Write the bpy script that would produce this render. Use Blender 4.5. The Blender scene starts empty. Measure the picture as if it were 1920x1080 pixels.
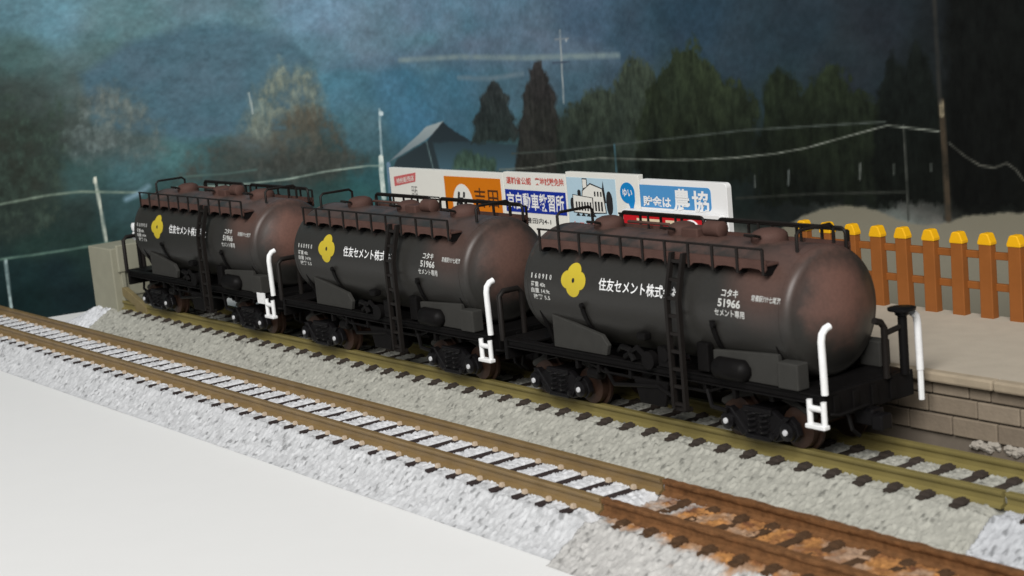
import bpy, math, random
import numpy as np

# units: 1 Blender unit = 1 mm of the model railway
C = bpy.context.scene.collection
scene = bpy.context.scene
rnd = random.Random(7)
R_ = math.radians

# ------------------------------------------------------------------ camera
cam_d = bpy.data.cameras.new("camera")
cam = bpy.data.objects.new("camera", cam_d)
C.objects.link(cam)
from mathutils import Matrix, Vector
_r = Vector((0.5935295, 0.79963938, -0.09110216))
_u = Vector((-0.08339048, 0.17369068, 0.98126325))
_f = Vector((-0.80048033, 0.57481163, -0.16977286))
M = Matrix.Identity(4)
for i in range(3):
    M[i][0], M[i][1], M[i][2] = _r[i], _u[i], -_f[i]
M.translation = Vector((179.93, -158.786, 61.3245))
cam.matrix_world = M
cam_d.sensor_width = 36
cam_d.lens = 60.02
cam_d.clip_start = 1
cam_d.clip_end = 5000
cam_d.dof.use_dof = True
cam_d.dof.focus_distance = 285
cam_d.dof.aperture_fstop = 0.08
scene.camera = cam

# ------------------------------------------------------------------ light: soft room light and one large window
w = bpy.data.worlds.new("World")
scene.world = w
w.use_nodes = True
bg = w.node_tree.nodes["Background"]
bg.inputs[0].default_value = (0.90, 0.95, 1.0, 1)
bg.inputs[1].default_value = 0.20

def area(name, loc, target, sx, sy, power, col):
    d = bpy.data.lights.new(name, 'AREA')
    d.shape = 'RECTANGLE'
    d.size, d.size_y, d.energy, d.color = sx, sy, power, col
    o = bpy.data.objects.new(name, d)
    C.objects.link(o)
    o.location = loc
    o.rotation_euler = (Vector(target) - Vector(loc)).to_track_quat('-Z', 'Y').to_euler()
    return o
area("window_light", (470, -640, 640), (-40, 0, 0), 620, 520, 1.36e7, (1.0, 0.985, 0.955))

scene.view_settings.view_transform = 'Standard'
scene.view_settings.look = 'None'
scene.view_settings.exposure = 0
scene.view_settings.gamma = 1

# ------------------------------------------------------------------ helpers
def lin(c):
    c = np.asarray(c, float) / 255.0
    return np.where(c <= 0.04045, c / 12.92, ((c + 0.055) / 1.055) ** 2.4)

class MB:
    def __init__(s):
        s.v, s.f = [], []
    def add(s, vs, fs):
        n = len(s.v)
        s.v += [tuple(p) for p in vs]
        s.f += [tuple(i + n for i in f) for f in fs]
        return s
    def box(s, x0, x1, y0, y1, z0, z1, rot=None, taper=0.0):
        t = taper
        vs = [(x0, y0, z0), (x1, y0, z0), (x1, y1, z0), (x0, y1, z0),
              (x0 + t, y0 + t, z1), (x1 - t, y0 + t, z1), (x1 - t, y1 - t, z1), (x0 + t, y1 - t, z1)]
        if rot:
            cx, cy, cz = (x0 + x1) / 2, (y0 + y1) / 2, (z0 + z1) / 2
            vs = [tuple(rot @ Vector((a - cx, b - cy, c - cz)) + Vector((cx, cy, cz))) for a, b, c in vs]
        return s.add(vs, [(0, 3, 2, 1), (4, 5, 6, 7), (0, 1, 5, 4), (1, 2, 6, 5), (2, 3, 7, 6), (3, 0, 4, 7)])
    def prism(s, pts, y0, y1):
        """outline pts in XZ, extruded in Y"""
        n = len(pts)
        vs = [(x, y0, z) for x, z in pts] + [(x, y1, z) for x, z in pts]
        fs = [tuple(range(n)), tuple(range(2 * n - 1, n - 1, -1))]
        fs += [(i, i + n, (i + 1) % n + n, (i + 1) % n) for i in range(n)]
        return s.add(vs, fs)
    def tube(s, path, r, n=8, cap=True):
        P = [Vector(p) for p in path]
        rr = r if isinstance(r, (list, tuple)) else [r] * len(P)
        vs, fs = [], []
        up = None
        for i, p in enumerate(P):
            d = (P[min(i + 1, len(P) - 1)] - P[max(i - 1, 0)]).normalized()
            if up is None:
                up = Vector((0, 0, 1)) if abs(d.z) < 0.9 else Vector((1, 0, 0))
            a = d.cross(up)
            if a.length < 1e-4:
                a = d.cross(Vector((0, 1, 0.3)))
            a.normalize()
            b = a.cross(d).normalized()
            up = b
            for k in range(n):
                t = 2 * math.pi * k / n
                vs.append(tuple(p + rr[i] * (math.cos(t) * a + math.sin(t) * b)))
        for i in range(len(P) - 1):
            for k in range(n):
                k2 = (k + 1) % n
                fs.append((i * n + k, i * n + k2, (i + 1) * n + k2, (i + 1) * n + k))
        if cap:
            fs.append(tuple(range(n - 1, -1, -1)))
            fs.append(tuple(range((len(P) - 1) * n, len(P) * n)))
        return s.add(vs, fs)
    def lathe(s, prof, n=32, axis='x', o=(0, 0, 0)):
        """prof: (along, radius) pairs"""
        vs, fs = [], []
        for a, r in prof:
            for k in range(n):
                t = 2 * math.pi * k / n
                c, d = r * math.cos(t), r * math.sin(t)
                p = (a, c, d) if axis == 'x' else ((c, a, d) if axis == 'y' else (c, d, a))
                vs.append((p[0] + o[0], p[1] + o[1], p[2] + o[2]))
        for i in range(len(prof) - 1):
            for k in range(n):
                k2 = (k + 1) % n
                fs.append((i * n + k, i * n + k2, (i + 1) * n + k2, (i + 1) * n + k))
        fs.append(tuple(range(n - 1, -1, -1)))
        fs.append(tuple(range((len(prof) - 1) * n, len(prof) * n)))
        return s.add(vs, fs)
    def build(s, name, mat, parent=None, smooth=False, bevel=0.0, angle=40):
        me = bpy.data.meshes.new(name)
        me.from_pydata(s.v, [], s.f)
        me.validate(verbose=False)
        import bmesh
        b = bmesh.new(); b.from_mesh(me)
        bmesh.ops.recalc_face_normals(b, faces=b.faces)
        b.to_mesh(me); b.free()
        me.materials.append(mat)
        if smooth:
            me.polygons.foreach_set('use_smooth', [True] * len(me.polygons))
            me.set_sharp_from_angle(angle=R_(angle))
        o = bpy.data.objects.new(name, me)
        C.objects.link(o)
        if parent is not None:
            o.parent = parent
        if bevel:
            m = o.modifiers.new("bevel", 'BEVEL')
            m.width, m.segments, m.limit_method, m.angle_limit = bevel, 2, 'ANGLE', R_(35)
        return o

def arc(cx, cz, r, a0, a1, n):
    return [(cx + r * math.cos(R_(a0 + (a1 - a0) * i / n)), cz + r * math.sin(R_(a0 + (a1 - a0) * i / n))) for i in range(n + 1)]

def link(name, me, parent=None, loc=None):
    o = bpy.data.objects.new(name, me)
    C.objects.link(o)
    if parent is not None:
        o.parent = parent
    if loc is not None:
        o.location = loc
    return o

def thing(name, label, cat, loc=(0, 0, 0), group=None):
    o = bpy.data.objects.new(name, None)
    C.objects.link(o)
    o.empty_display_size = 3
    o.location = loc
    o['label'], o['category'] = label, cat
    if group:
        o['group'] = group
    return o

def kids(o):
    return [c for c in bpy.data.objects if c.parent == o]

def dup(root, loc, label):
    def rec(o, parent):
        c = o.copy()
        C.objects.link(c)
        c.parent = parent
        for ch in tree[o.name]:
            rec(ch, c)
        return c
    tree = {}
    for o in bpy.data.objects:
        tree.setdefault(o.name, [])
        if o.parent:
            tree.setdefault(o.parent.name, []).append(o)
    r = rec(root, None)
    r.location = loc
    r['label'] = label
    return r

# ------------------------------------------------------------------ numpy noise
def lattice(x, y, seed):
    h = (x.astype(np.int64) * 374761393 + y.astype(np.int64) * 668265263 + seed * 1442695041) & 0x7fffffff
    h = ((h ^ (h >> 13)) * 1274126177) & 0x7fffffff
    h = h ^ (h >> 16)
    return (h & 0xffff) / 65535.0
def vnoise(x, y, seed=0):
    xi, yi = np.floor(x), np.floor(y)
    fx, fy = x - xi, y - yi
    fx, fy = fx * fx * (3 - 2 * fx), fy * fy * (3 - 2 * fy)
    a, b = lattice(xi, yi, seed), lattice(xi + 1, yi, seed)
    c, d = lattice(xi, yi + 1, seed), lattice(xi + 1, yi + 1, seed)
    return (a * (1 - fx) + b * fx) * (1 - fy) + (c * (1 - fx) + d * fx) * fy
def fbm(x, y, oct=4, seed=0):
    t, amp, s = 0, 1.0, 0
    for i in range(oct):
        t = t + amp * (vnoise(x * 2 ** i, y * 2 ** i, seed + i) - 0.5)
        s += amp
        amp *= 0.55
    return t / s * 2
def worley(x, y, seed=0):
    """distance to the nearest jittered cell point and that cell's random value"""
    xi, yi = np.floor(x), np.floor(y)
    best = np.full(x.shape, 9.0)
    cell = np.zeros(x.shape)
    for dx in (-1, 0, 1):
        for dy in (-1, 0, 1):
            cx, cy = xi + dx, yi + dy
            px = cx + 0.15 + 0.7 * lattice(cx, cy, seed + 11)
            py = cy + 0.15 + 0.7 * lattice(cx, cy, seed + 23)
            d = (x - px) ** 2 + (y - py) ** 2
            m = d < best
            best = np.where(m, d, best)
            cell = np.where(m, lattice(cx, cy, seed + 37), cell)
    return np.sqrt(best), cell

def grid_mesh(name, P, col=None, mat=None, smooth=True):
    """P: (n, m, 3) points; col: (n, m, 3) linear colours"""
    n, m = P.shape[:2]
    me = bpy.data.meshes.new(name)
    idx = np.arange(n * m).reshape(n, m)
    q = np.stack([idx[:-1, :-1], idx[1:, :-1], idx[1:, 1:], idx[:-1, 1:]], -1).reshape(-1, 4)
    me.vertices.add(n * m)
    me.vertices.foreach_set('co', P.reshape(-1).astype(np.float32))
    me.loops.add(q.size)
    me.loops.foreach_set('vertex_index', q.reshape(-1).astype(np.int32))
    me.polygons.add(len(q))
    me.polygons.foreach_set('loop_start', np.arange(0, q.size, 4, dtype=np.int32))
    me.polygons.foreach_set('loop_total', np.full(len(q), 4, np.int32))
    me.update(calc_edges=True)
    me.polygons.foreach_set('use_smooth', [smooth] * len(q))
    if col is not None:
        a = me.color_attributes.new('tone', 'FLOAT_COLOR', 'POINT')
        cc = np.ones((n * m, 4), np.float32)
        cc[:, :3] = np.clip(col.reshape(-1, 3), 0, 1)
        a.data.foreach_set('color', cc.reshape(-1))
    if mat:
        me.materials.append(mat)
    return me

# ------------------------------------------------------------------ materials
def mat(name, col, rough=0.6, spec=0.4, metal=0.0, var=0.12, scale=0.6, bump=0.0, bscale=4.0, coat=0.0):
    m = bpy.data.materials.new(name)
    m.use_nodes = True
    nt = m.node_tree
    N, L = nt.nodes, nt.links
    b = N['Principled BSDF']
    b.inputs['Roughness'].default_value = rough
    b.inputs['Specular IOR Level'].default_value = spec
    b.inputs['Metallic'].default_value = metal
    b.inputs['Coat Weight'].default_value = coat
    tc = N.new('ShaderNodeTexCoord')
    nz = N.new('ShaderNodeTexNoise')
    nz.inputs['Scale'].default_value = scale
    nz.inputs['Detail'].default_value = 6
    L.new(tc.outputs['Object'], nz.inputs['Vector'])
    mx = N.new('ShaderNodeMix'); mx.data_type = 'RGBA'
    mx.inputs['A'].default_value = tuple(c * (1 - var) for c in col) + (1,)
    mx.inputs['B'].default_value = tuple(min(1, c * (1 + var)) for c in col) + (1,)
    L.new(nz.outputs['Fac'], mx.inputs['Factor'])
    L.new(mx.outputs['Result'], b.inputs['Base Color'])
    if bump:
        n2 = N.new('ShaderNodeTexNoise')
        n2.inputs['Scale'].default_value = bscale
        n2.inputs['Detail'].default_value = 5
        L.new(tc.outputs['Object'], n2.inputs['Vector'])
        bp = N.new('ShaderNodeBump')
        bp.inputs['Strength'].default_value = bump
        bp.inputs['Distance'].default_value = 0.2
        L.new(n2.outputs['Fac'], bp.inputs['Height'])
        L.new(bp.outputs['Normal'], b.inputs['Normal'])
    return m

def attr_mat(name, rough=0.9, spec=0.2, bump=0.0, bscale=3.0):
    m = bpy.data.materials.new(name)
    m.use_nodes = True
    N, L = m.node_tree.nodes, m.node_tree.links
    b = N['Principled BSDF']
    b.inputs['Roughness'].default_value = rough
    b.inputs['Specular IOR Level'].default_value = spec
    a = N.new('ShaderNodeAttribute'); a.attribute_name = 'tone'
    L.new(a.outputs['Color'], b.inputs['Base Color'])
    if bump:
        tc = N.new('ShaderNodeTexCoord')
        n2 = N.new('ShaderNodeTexNoise'); n2.inputs['Scale'].default_value = bscale
        n2.inputs['Detail'].default_value = 4
        L.new(tc.outputs['Object'], n2.inputs['Vector'])
        bp = N.new('ShaderNodeBump'); bp.inputs['Strength'].default_value = bump
        bp.inputs['Distance'].default_value = 0.2
        L.new(n2.outputs['Fac'], bp.inputs['Height'])
        L.new(bp.outputs['Normal'], b.inputs['Normal'])
    return m

def weather_mat(name, black, rust, rough=0.62):
    """matt black paint with brown overspray along the top and on the dished ends; amount rides on the object's colour"""
    m = bpy.data.materials.new(name)
    m.use_nodes = True
    N, L = m.node_tree.nodes, m.node_tree.links
    b = N['Principled BSDF']
    b.inputs['Specular IOR Level'].default_value = 0.42
    tc = N.new('ShaderNodeTexCoord')
    sp = N.new('ShaderNodeSeparateXYZ')
    L.new(tc.outputs['Object'], sp.inputs[0])
    nz = N.new('ShaderNodeTexNoise'); nz.inputs['Scale'].default_value = 0.2
    nz.inputs['Detail'].default_value = 6; nz.inputs['Roughness'].default_value = 0.62
    oi = N.new('ShaderNodeObjectInfo')
    va = N.new('ShaderNodeVectorMath'); va.operation = 'ADD'      # every wagon weathers differently
    L.new(tc.outputs['Object'], va.inputs[0]); L.new(oi.outputs['Location'], va.inputs[1])
    L.new(va.outputs[0], nz.inputs['Vector'])
    def math_(op, a, b_=None, clamp=False):
        n = N.new('ShaderNodeMath'); n.operation = op; n.use_clamp = clamp
        for i, v in enumerate((a, b_)):
            if v is None: continue
            if isinstance(v, (int, float)): n.inputs[i].default_value = v
            else: L.new(v, n.inputs[i])
        return n.outputs[0]
    def ramp(v, lo, hi):
        n = N.new('ShaderNodeMapRange'); n.clamp = True; n.interpolation_type = 'SMOOTHSTEP'
        n.inputs['From Min'].default_value, n.inputs['From Max'].default_value = lo, hi
        L.new(v, n.inputs['Value'])
        return n.outputs[0]
    zj = math_('ADD', sp.outputs['Z'], math_('MULTIPLY', math_('SUBTRACT', nz.outputs['Fac'], 0.5), 11.0))
    top = ramp(zj, 23.2, 26.6)
    # blotch of brown on the right dished end
    v = N.new('ShaderNodeVectorMath'); v.operation = 'DISTANCE'
    L.new(tc.outputs['Object'], v.inputs[0]); v.inputs[1].default_value = (30.5, -0.5, 19.5)
    dj = math_('ADD', v.outputs['Value'], math_('MULTIPLY', math_('SUBTRACT', nz.outputs['Fac'], 0.5), 8.0))
    end = math_('MULTIPLY', ramp(dj, 7.8, 2.0), 1.0)
    # a faint patch on the right flank under the walkway
    v2 = N.new('ShaderNodeVectorMath'); v2.operation = 'DISTANCE'
    L.new(tc.outputs['Object'], v2.inputs[0]); v2.inputs[1].default_value = (24.0, -6.5, 23.0)
    fl = math_('MULTIPLY', ramp(v2.outputs['Value'], 9.0, 2.0), 0.55)
    k = math_('MAXIMUM', math_('MULTIPLY', top, 0.6), math_('MAXIMUM', end, fl))
    k = math_('MULTIPLY', k, oi.outputs['Color'], True)
    mx = N.new('ShaderNodeMix'); mx.data_type = 'RGBA'
    mx.inputs['A'].default_value = tuple(black) + (1,)
    mx.inputs['B'].default_value = tuple(rust) + (1,)
    L.new(k, mx.inputs['Factor'])
    # fine dusting
    n3 = N.new('ShaderNodeTexNoise'); n3.inputs['Scale'].default_value = 2.2; n3.inputs['Detail'].default_value = 6
    L.new(tc.outputs['Object'], n3.inputs['Vector'])
    m2 = N.new('ShaderNodeMix'); m2.data_type = 'RGBA'; m2.blend_type = 'MULTIPLY'
    m2.inputs['Factor'].default_value = 1.0
    L.new(mx.outputs['Result'], m2.inputs['A'])
    cr = N.new('ShaderNodeMapRange'); cr.inputs['To Min'].default_value = 0.78; cr.inputs['To Max'].default_value = 1.22
    L.new(n3.outputs['Fac'], cr.inputs['Value'])
    L.new(cr.outputs[0], m2.inputs['B'])
    L.new(m2.outputs['Result'], b.inputs['Base Color'])
    b.inputs['Roughness'].default_value = rough
    bp = N.new('ShaderNodeBump'); bp.inputs['Strength'].default_value = 0.06; bp.inputs['Distance'].default_value = 0.1
    L.new(n3.outputs['Fac'], bp.inputs['Height'])
    L.new(bp.outputs['Normal'], b.inputs['Normal'])
    return m

M_tank = weather_mat("tank_paint", (0.025, 0.0238, 0.0215), (0.140, 0.072, 0.056), 0.42)
M_deck = mat("walkway_paint", (0.078, 0.042, 0.034), 0.7, 0.15, var=0.35, scale=0.5)
M_black = mat("black_plastic", (0.0055, 0.005, 0.005), 0.5, 0.09, var=0.3, scale=0.8)
M_bogie = mat("bogie_plastic", (0.006, 0.0055, 0.006), 0.3, 0.22, var=0.3, scale=1.0)
M_grey = mat("dusty_grey_plastic", (0.036, 0.035, 0.032), 0.75, 0.15, var=0.2, scale=0.7)
M_rail_black = mat("railing_black", (0.012, 0.010, 0.009), 0.5, 0.15, var=0.3)
M_white = mat("white_paint", (0.80, 0.80, 0.80), 0.5, 0.35, var=0.12, scale=0.9, bump=0.15, bscale=1.5)
M_letter = mat("white_lettering", (0.50, 0.50, 0.48), 0.6, 0.2, var=0.05, scale=2.0)
M_yellow = mat("emblem_yellow", (0.50, 0.385, 0.030), 0.55, 0.3, var=0.06)
M_dark = mat("dark_print", (0.02, 0.02, 0.022), 0.6, 0.2, var=0.1)
M_wheel = mat("rusty_wheel", (0.040, 0.021, 0.014), 0.45, 0.4, metal=0.3, var=0.4, scale=0.8)
M_axle_glint = mat("axle_box_glint", (0.75, 0.75, 0.77), 0.3, 0.5, metal=0.3, var=0.03)  # near-white, paints the bright reflection on each axle box
M_rail_front = mat("brown_rail", (0.195, 0.128, 0.055), 0.42, 0.4, var=0.3, scale=0.25, bump=0.1)
M_rail_rear = mat("olive_rail", (0.185, 0.150, 0.052), 0.5, 0.35, var=0.25, scale=0.2, bump=0.1)
M_rail_rust = mat("rusty_rail", (0.150, 0.068, 0.026), 0.8, 0.2, var=0.75, scale=0.9, bump=0.6, bscale=2.5)
M_sleeper = mat("dark_sleeper", (0.030, 0.020, 0.020), 0.7, 0.3, var=0.3)
M_sleeper_olive = mat("weathered_sleeper", (0.040, 0.030, 0.024), 0.8, 0.3, var=0.4)
M_sleeper_rust = mat("rust_caked_sleeper", (0.075, 0.040, 0.020), 0.85, 0.2, var=0.6, scale=0.9)
M_chair = mat("pale_rail_chair", (0.50, 0.40, 0.30), 0.6, 0.3, var=0.2)
M_gravel = attr_mat("ballast_gravel", 0.85, 0.25, 0.35, 3.5)
M_print_glare = attr_mat("backdrop_print_glare", 0.75, 0.06)
M_board = mat("white_board", (0.80, 0.797, 0.787), 0.75, 0.25, var=0.012, scale=0.15, bump=0.04, bscale=2.0)
M_plat = mat("platform_top_grey", (0.415, 0.365, 0.295), 0.85, 0.2, var=0.10, scale=0.35, bump=0.25, bscale=3.0)
M_lip = mat("platform_edge", (0.330, 0.270, 0.195), 0.85, 0.2, var=0.22, scale=0.5, bump=0.2, bscale=3.0)
M_mortar = mat("platform_mortar", (0.145, 0.120, 0.095), 0.9, 0.2, var=0.15)
M_stones = [mat("platform_stone_%s" % n, c, 0.85, 0.2, var=0.18, scale=0.5, bump=0.3, bscale=2.2) for n, c in
            (("a", (0.212, 0.170, 0.126)), ("b", (0.240, 0.194, 0.145)), ("c", (0.188, 0.150, 0.112)))]
M_grit = mat("pale_grit", (0.33, 0.30, 0.26), 0.9, 0.2, var=0.2)
M_fence = mat("orange_brown_plastic", (0.255, 0.086, 0.020), 0.45, 0.3, var=0.16, scale=0.5, bump=0.05)
M_tip = mat("yellow_paint", (0.80, 0.42, 0.008), 0.4, 0.4, var=0.08, scale=0.7)
M_conc = mat("buffer_concrete", (0.270, 0.262, 0.200), 0.85, 0.2, var=0.12, scale=0.3, bump=0.15)
M_brace = mat("olive_brace", (0.185, 0.145, 0.070), 0.6, 0.3, var=0.2)
M_sign_white = mat("sign_white", (0.76, 0.75, 0.70), 0.4, 0.35, var=0.02)
M_sign_plastic = mat("sign_back_plastic", (0.80, 0.80, 0.80), 0.4, 0.35, var=0.02)
M_orange = mat("sign_orange", (0.62, 0.175, 0.006), 0.45, 0.3, var=0.03)
M_blue = mat("sign_deep_blue", (0.008, 0.028, 0.29), 0.45, 0.3, var=0.03)
M_sky = mat("sign_light_blue", (0.075, 0.275, 0.56), 0.45, 0.3, var=0.03)
M_pale = mat("sign_pale_blue", (0.44, 0.60, 0.70), 0.45, 0.3, var=0.03)
M_comma = mat("sign_cyan_blue", (0.008, 0.21, 0.52), 0.45, 0.3, var=0.03)
M_red = mat("sign_red", (0.52, 0.010, 0.018), 0.45, 0.3, var=0.03)
M_stamp = mat("stamp_red", (0.56, 0.13, 0.13), 0.5, 0.3, var=0.1)
M_text_red = mat("text_red", (0.55, 0.10, 0.08), 0.5, 0.3, var=0.05)
M_text_white = mat("text_white", (0.80, 0.80, 0.80), 0.5, 0.3, var=0.02)
M_cream = mat("sign_cream", (0.72, 0.60, 0.42), 0.5, 0.3, var=0.02)
M_text_brown = mat("text_dark_brown", (0.075, 0.028, 0.010), 0.5, 0.3, var=0.05)

# ------------------------------------------------------------------ lettering
def text_mb(body, x0, z0, wid, hei, place, bold=0.0, slant=0.0):
    """built-in face; fitted into the box x0..x0+wid, z0..z0+hei and carried onto a surface by place(x, z)"""
    c = bpy.data.curves.new("lettering", 'FONT')
    c.body = body
    c.offset = bold
    c.resolution_u = 3
    o = bpy.data.objects.new("lettering", c)
    C.objects.link(o)
    dg = bpy.context.evaluated_depsgraph_get()
    me = bpy.data.meshes.new_from_object(o.evaluated_get(dg))
    n = len(me.vertices)
    co = np.empty(n * 3, np.float32); me.vertices.foreach_get('co', co); co = co.reshape(-1, 3)
    fs = [tuple(p.vertices) for p in me.polygons]
    bpy.data.objects.remove(o); bpy.data.curves.remove(c); bpy.data.meshes.remove(me)
    lo, hi = co.min(0), co.max(0)
    mb = MB()
    vs = []
    for p in co:
        a = (p[0] - lo[0]) / max(hi[0] - lo[0], 1e-6)
        b = (p[1] - lo[1]) / max(hi[1] - lo[1], 1e-6)
        vs.append(place(x0 + wid * a + slant * b, z0 + hei * b))
    mb.add(vs, fs)
    return mb
def merged(*mbs):
    m = MB()
    for k in mbs:
        m.add(k.v, k.f)
    return m

# ================================================================== SETTING
ZG = -6.0
g = MB().box(-330, 330, -330, 200, ZG - 5, ZG).build("ground", M_board)
g['kind'] = 'structure'

# ------------------------------------------------------------------ printed backdrop sheet, curved round the left end
XA, YB, RB = -135.0, 62.0, 85.0
def on_sheet(s):
    s = np.asarray(s, float)
    a = np.clip(s / RB, 0, math.pi / 2)
    x = np.where(s < 0, XA - s, XA - RB * np.sin(a))
    y = np.where(s < 0, YB, YB - RB + RB * np.cos(a)) - np.maximum(0, s - RB * math.pi / 2)
    return x, y
# the sheet's print, with window glare painted into its tones as bluish haze at left, in millimetres along it (s) and up it (z)
PRINT_GLARE_TONES= [(119.2, 69.1, 90, 120, 125), (110.5, 64.5, 96, 129, 136), (98.9, 62.2, 88, 112, 112), (73.4, 59.8, 90, 112, 117), (46.0, 58.8, 104, 125, 138), (14.5, 56.7, 95, 116, 129), (-14.4, 54.2, 90, 112, 125), (-41.9, 54.2, 68, 86, 100), (-73.7, 52.9, 42, 59, 70), (-101.2, 51.8, 38, 49, 55), (-119.4, 51.0, 34, 39, 43), (-136.0, 50.3, 24, 27, 28), (-147.3, 50.7, 18, 20, 20), (-181.7, 47.0, 17, 19, 19), (-216.7, 45.7, 17, 19, 19), (-181.4, 32.9, 15, 16, 15), (-216.8, 33.3, 15, 16, 15), (119.7, 56.5, 72, 91, 86), (99.7, 55.8, 78, 101, 98), (74.1, 54.1, 80, 110, 108), (46.8, 52.5, 88, 112, 121), (31.7, 52.7, 96, 114, 123), (15.3, 51.2, 84, 112, 119), (-23.4, 49.9, 84, 103, 114), (-57.8, 48.4, 54, 72, 83), (-87.4, 46.5, 44, 56, 63), (-113.1, 45.9, 37, 44, 47), (-130.3, 44.5, 29, 32, 32), (-146.0, 44.2, 18, 20, 19), (120.9, 47.8, 60, 68, 62), (107.3, 45.7, 76, 87, 82), (88.1, 46.3, 80, 103, 104), (68.4, 46.5, 76, 104, 106), (53.1, 47.9, 80, 110, 114), (42.1, 43.3, 72, 108, 119), (25.1, 42.4, 64, 103, 119), (7.7, 40.6, 66, 101, 115), (-11.9, 38.1, 70, 97, 106), (-36.8, 42.4, 66, 86, 95), (-64.9, 42.0, 50, 65, 68), (-93.4, 38.7, 40, 52, 55), (-112.7, 39.5, 34, 40, 43), (-135.2, 36.7, 22, 24, 22), (-145.6, 36.7, 16, 18, 16), (123.5, 37.9, 50, 52, 44), (108.4, 37.4, 68, 74, 68), (95.7, 37.3, 66, 74, 69), (80.5, 34.5, 62, 89, 89), (65.9, 33.3, 82, 90, 87), (37.5, 31.5, 72, 99, 104), (21.3, 33.5, 64, 103, 121), (7.5, 29.7, 64, 97, 110), (-20.4, 30.0, 56, 78, 76), (-38.7, 30.3, 54, 60, 52), (-71.2, 29.7, 36, 38, 30), (-99.2, 29.2, 26, 28, 24), (-123.8, 30.5, 19, 21, 19), (-143.2, 30.0, 16, 17, 15), (123.7, 27.7, 46, 48, 40), (109.8, 27.2, 56, 77, 72), (97.0, 27.0, 66, 93, 93), (85.2, 28.4, 70, 103, 100), (70.9, 25.8, 58, 66, 60), (50.4, 23.1, 52, 58, 52), (37.3, 21.3, 48, 80, 81), (19.0, 24.7, 56, 76, 76), (0.3, 24.9, 52, 75, 70), (-37.7, 22.4, 44, 54, 51), (-70.6, 24.5, 30, 34, 31), (-92.0, 23.2, 24, 28, 26), (-111.5, 23.8, 19, 21, 19), (-139.8, 23.9, 18, 19, 16), (125.1, 17.5, 42, 50, 45), (111.1, 16.9, 42, 54, 49), (101.5, 16.9, 46, 69, 68), (88.9, 19.5, 50, 74, 70), (67.7, 18.9, 48, 66, 63), (48.0, 19.1, 46, 69, 64), (39.3, 17.4, 46, 82, 79), (123.3, 12.0, 36, 53, 46), (112.0, 10.4, 36, 53, 46), (103.4, 11.9, 40, 58, 55), (126.7, 6.1, 26, 43, 42), (117.9, 4.6, 24, 39, 40), (110.1, 4.8, 30, 45, 42), (125.1, -0.8, 18, 33, 32), (115.0, -2.4, 18, 31, 32), (-84.7, 18.9, 26, 32, 29), (-91.6, 18.2, 26, 30, 28), (-95.7, 18.4, 30, 33, 30), (-139.6, 19.6, 26, 27, 23), (-144.8, 19.8, 30, 31, 27), (-89.8, 14.1, 40, 42, 38), (-117.9, 12.0, 128, 126, 114), (-133.8, 12.2, 132, 130, 118), (-144.3, 11.2, 134, 132, 120), (-181.0, 12.4, 134, 132, 120), (-216.9, 12.6, 134, 132, 120), (-122.2, 5.9, 148, 145, 132), (-138.8, 5.5, 150, 147, 134), (-105.5, 11.2, 120, 118, 104), (-83.8, 9.7, 110, 108, 96), (-96.9, 1.7, 140, 138, 126), (-35.6, 6.5, 70, 76, 70), (3.6, 3.9, 56, 70, 70), (52.8, 3.4, 40, 56, 58), (80.1, 5.3, 36, 50, 52), (-51.7, -2.3, 90, 90, 82), (24.2, -13.8, 50, 56, 54)]
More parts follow.
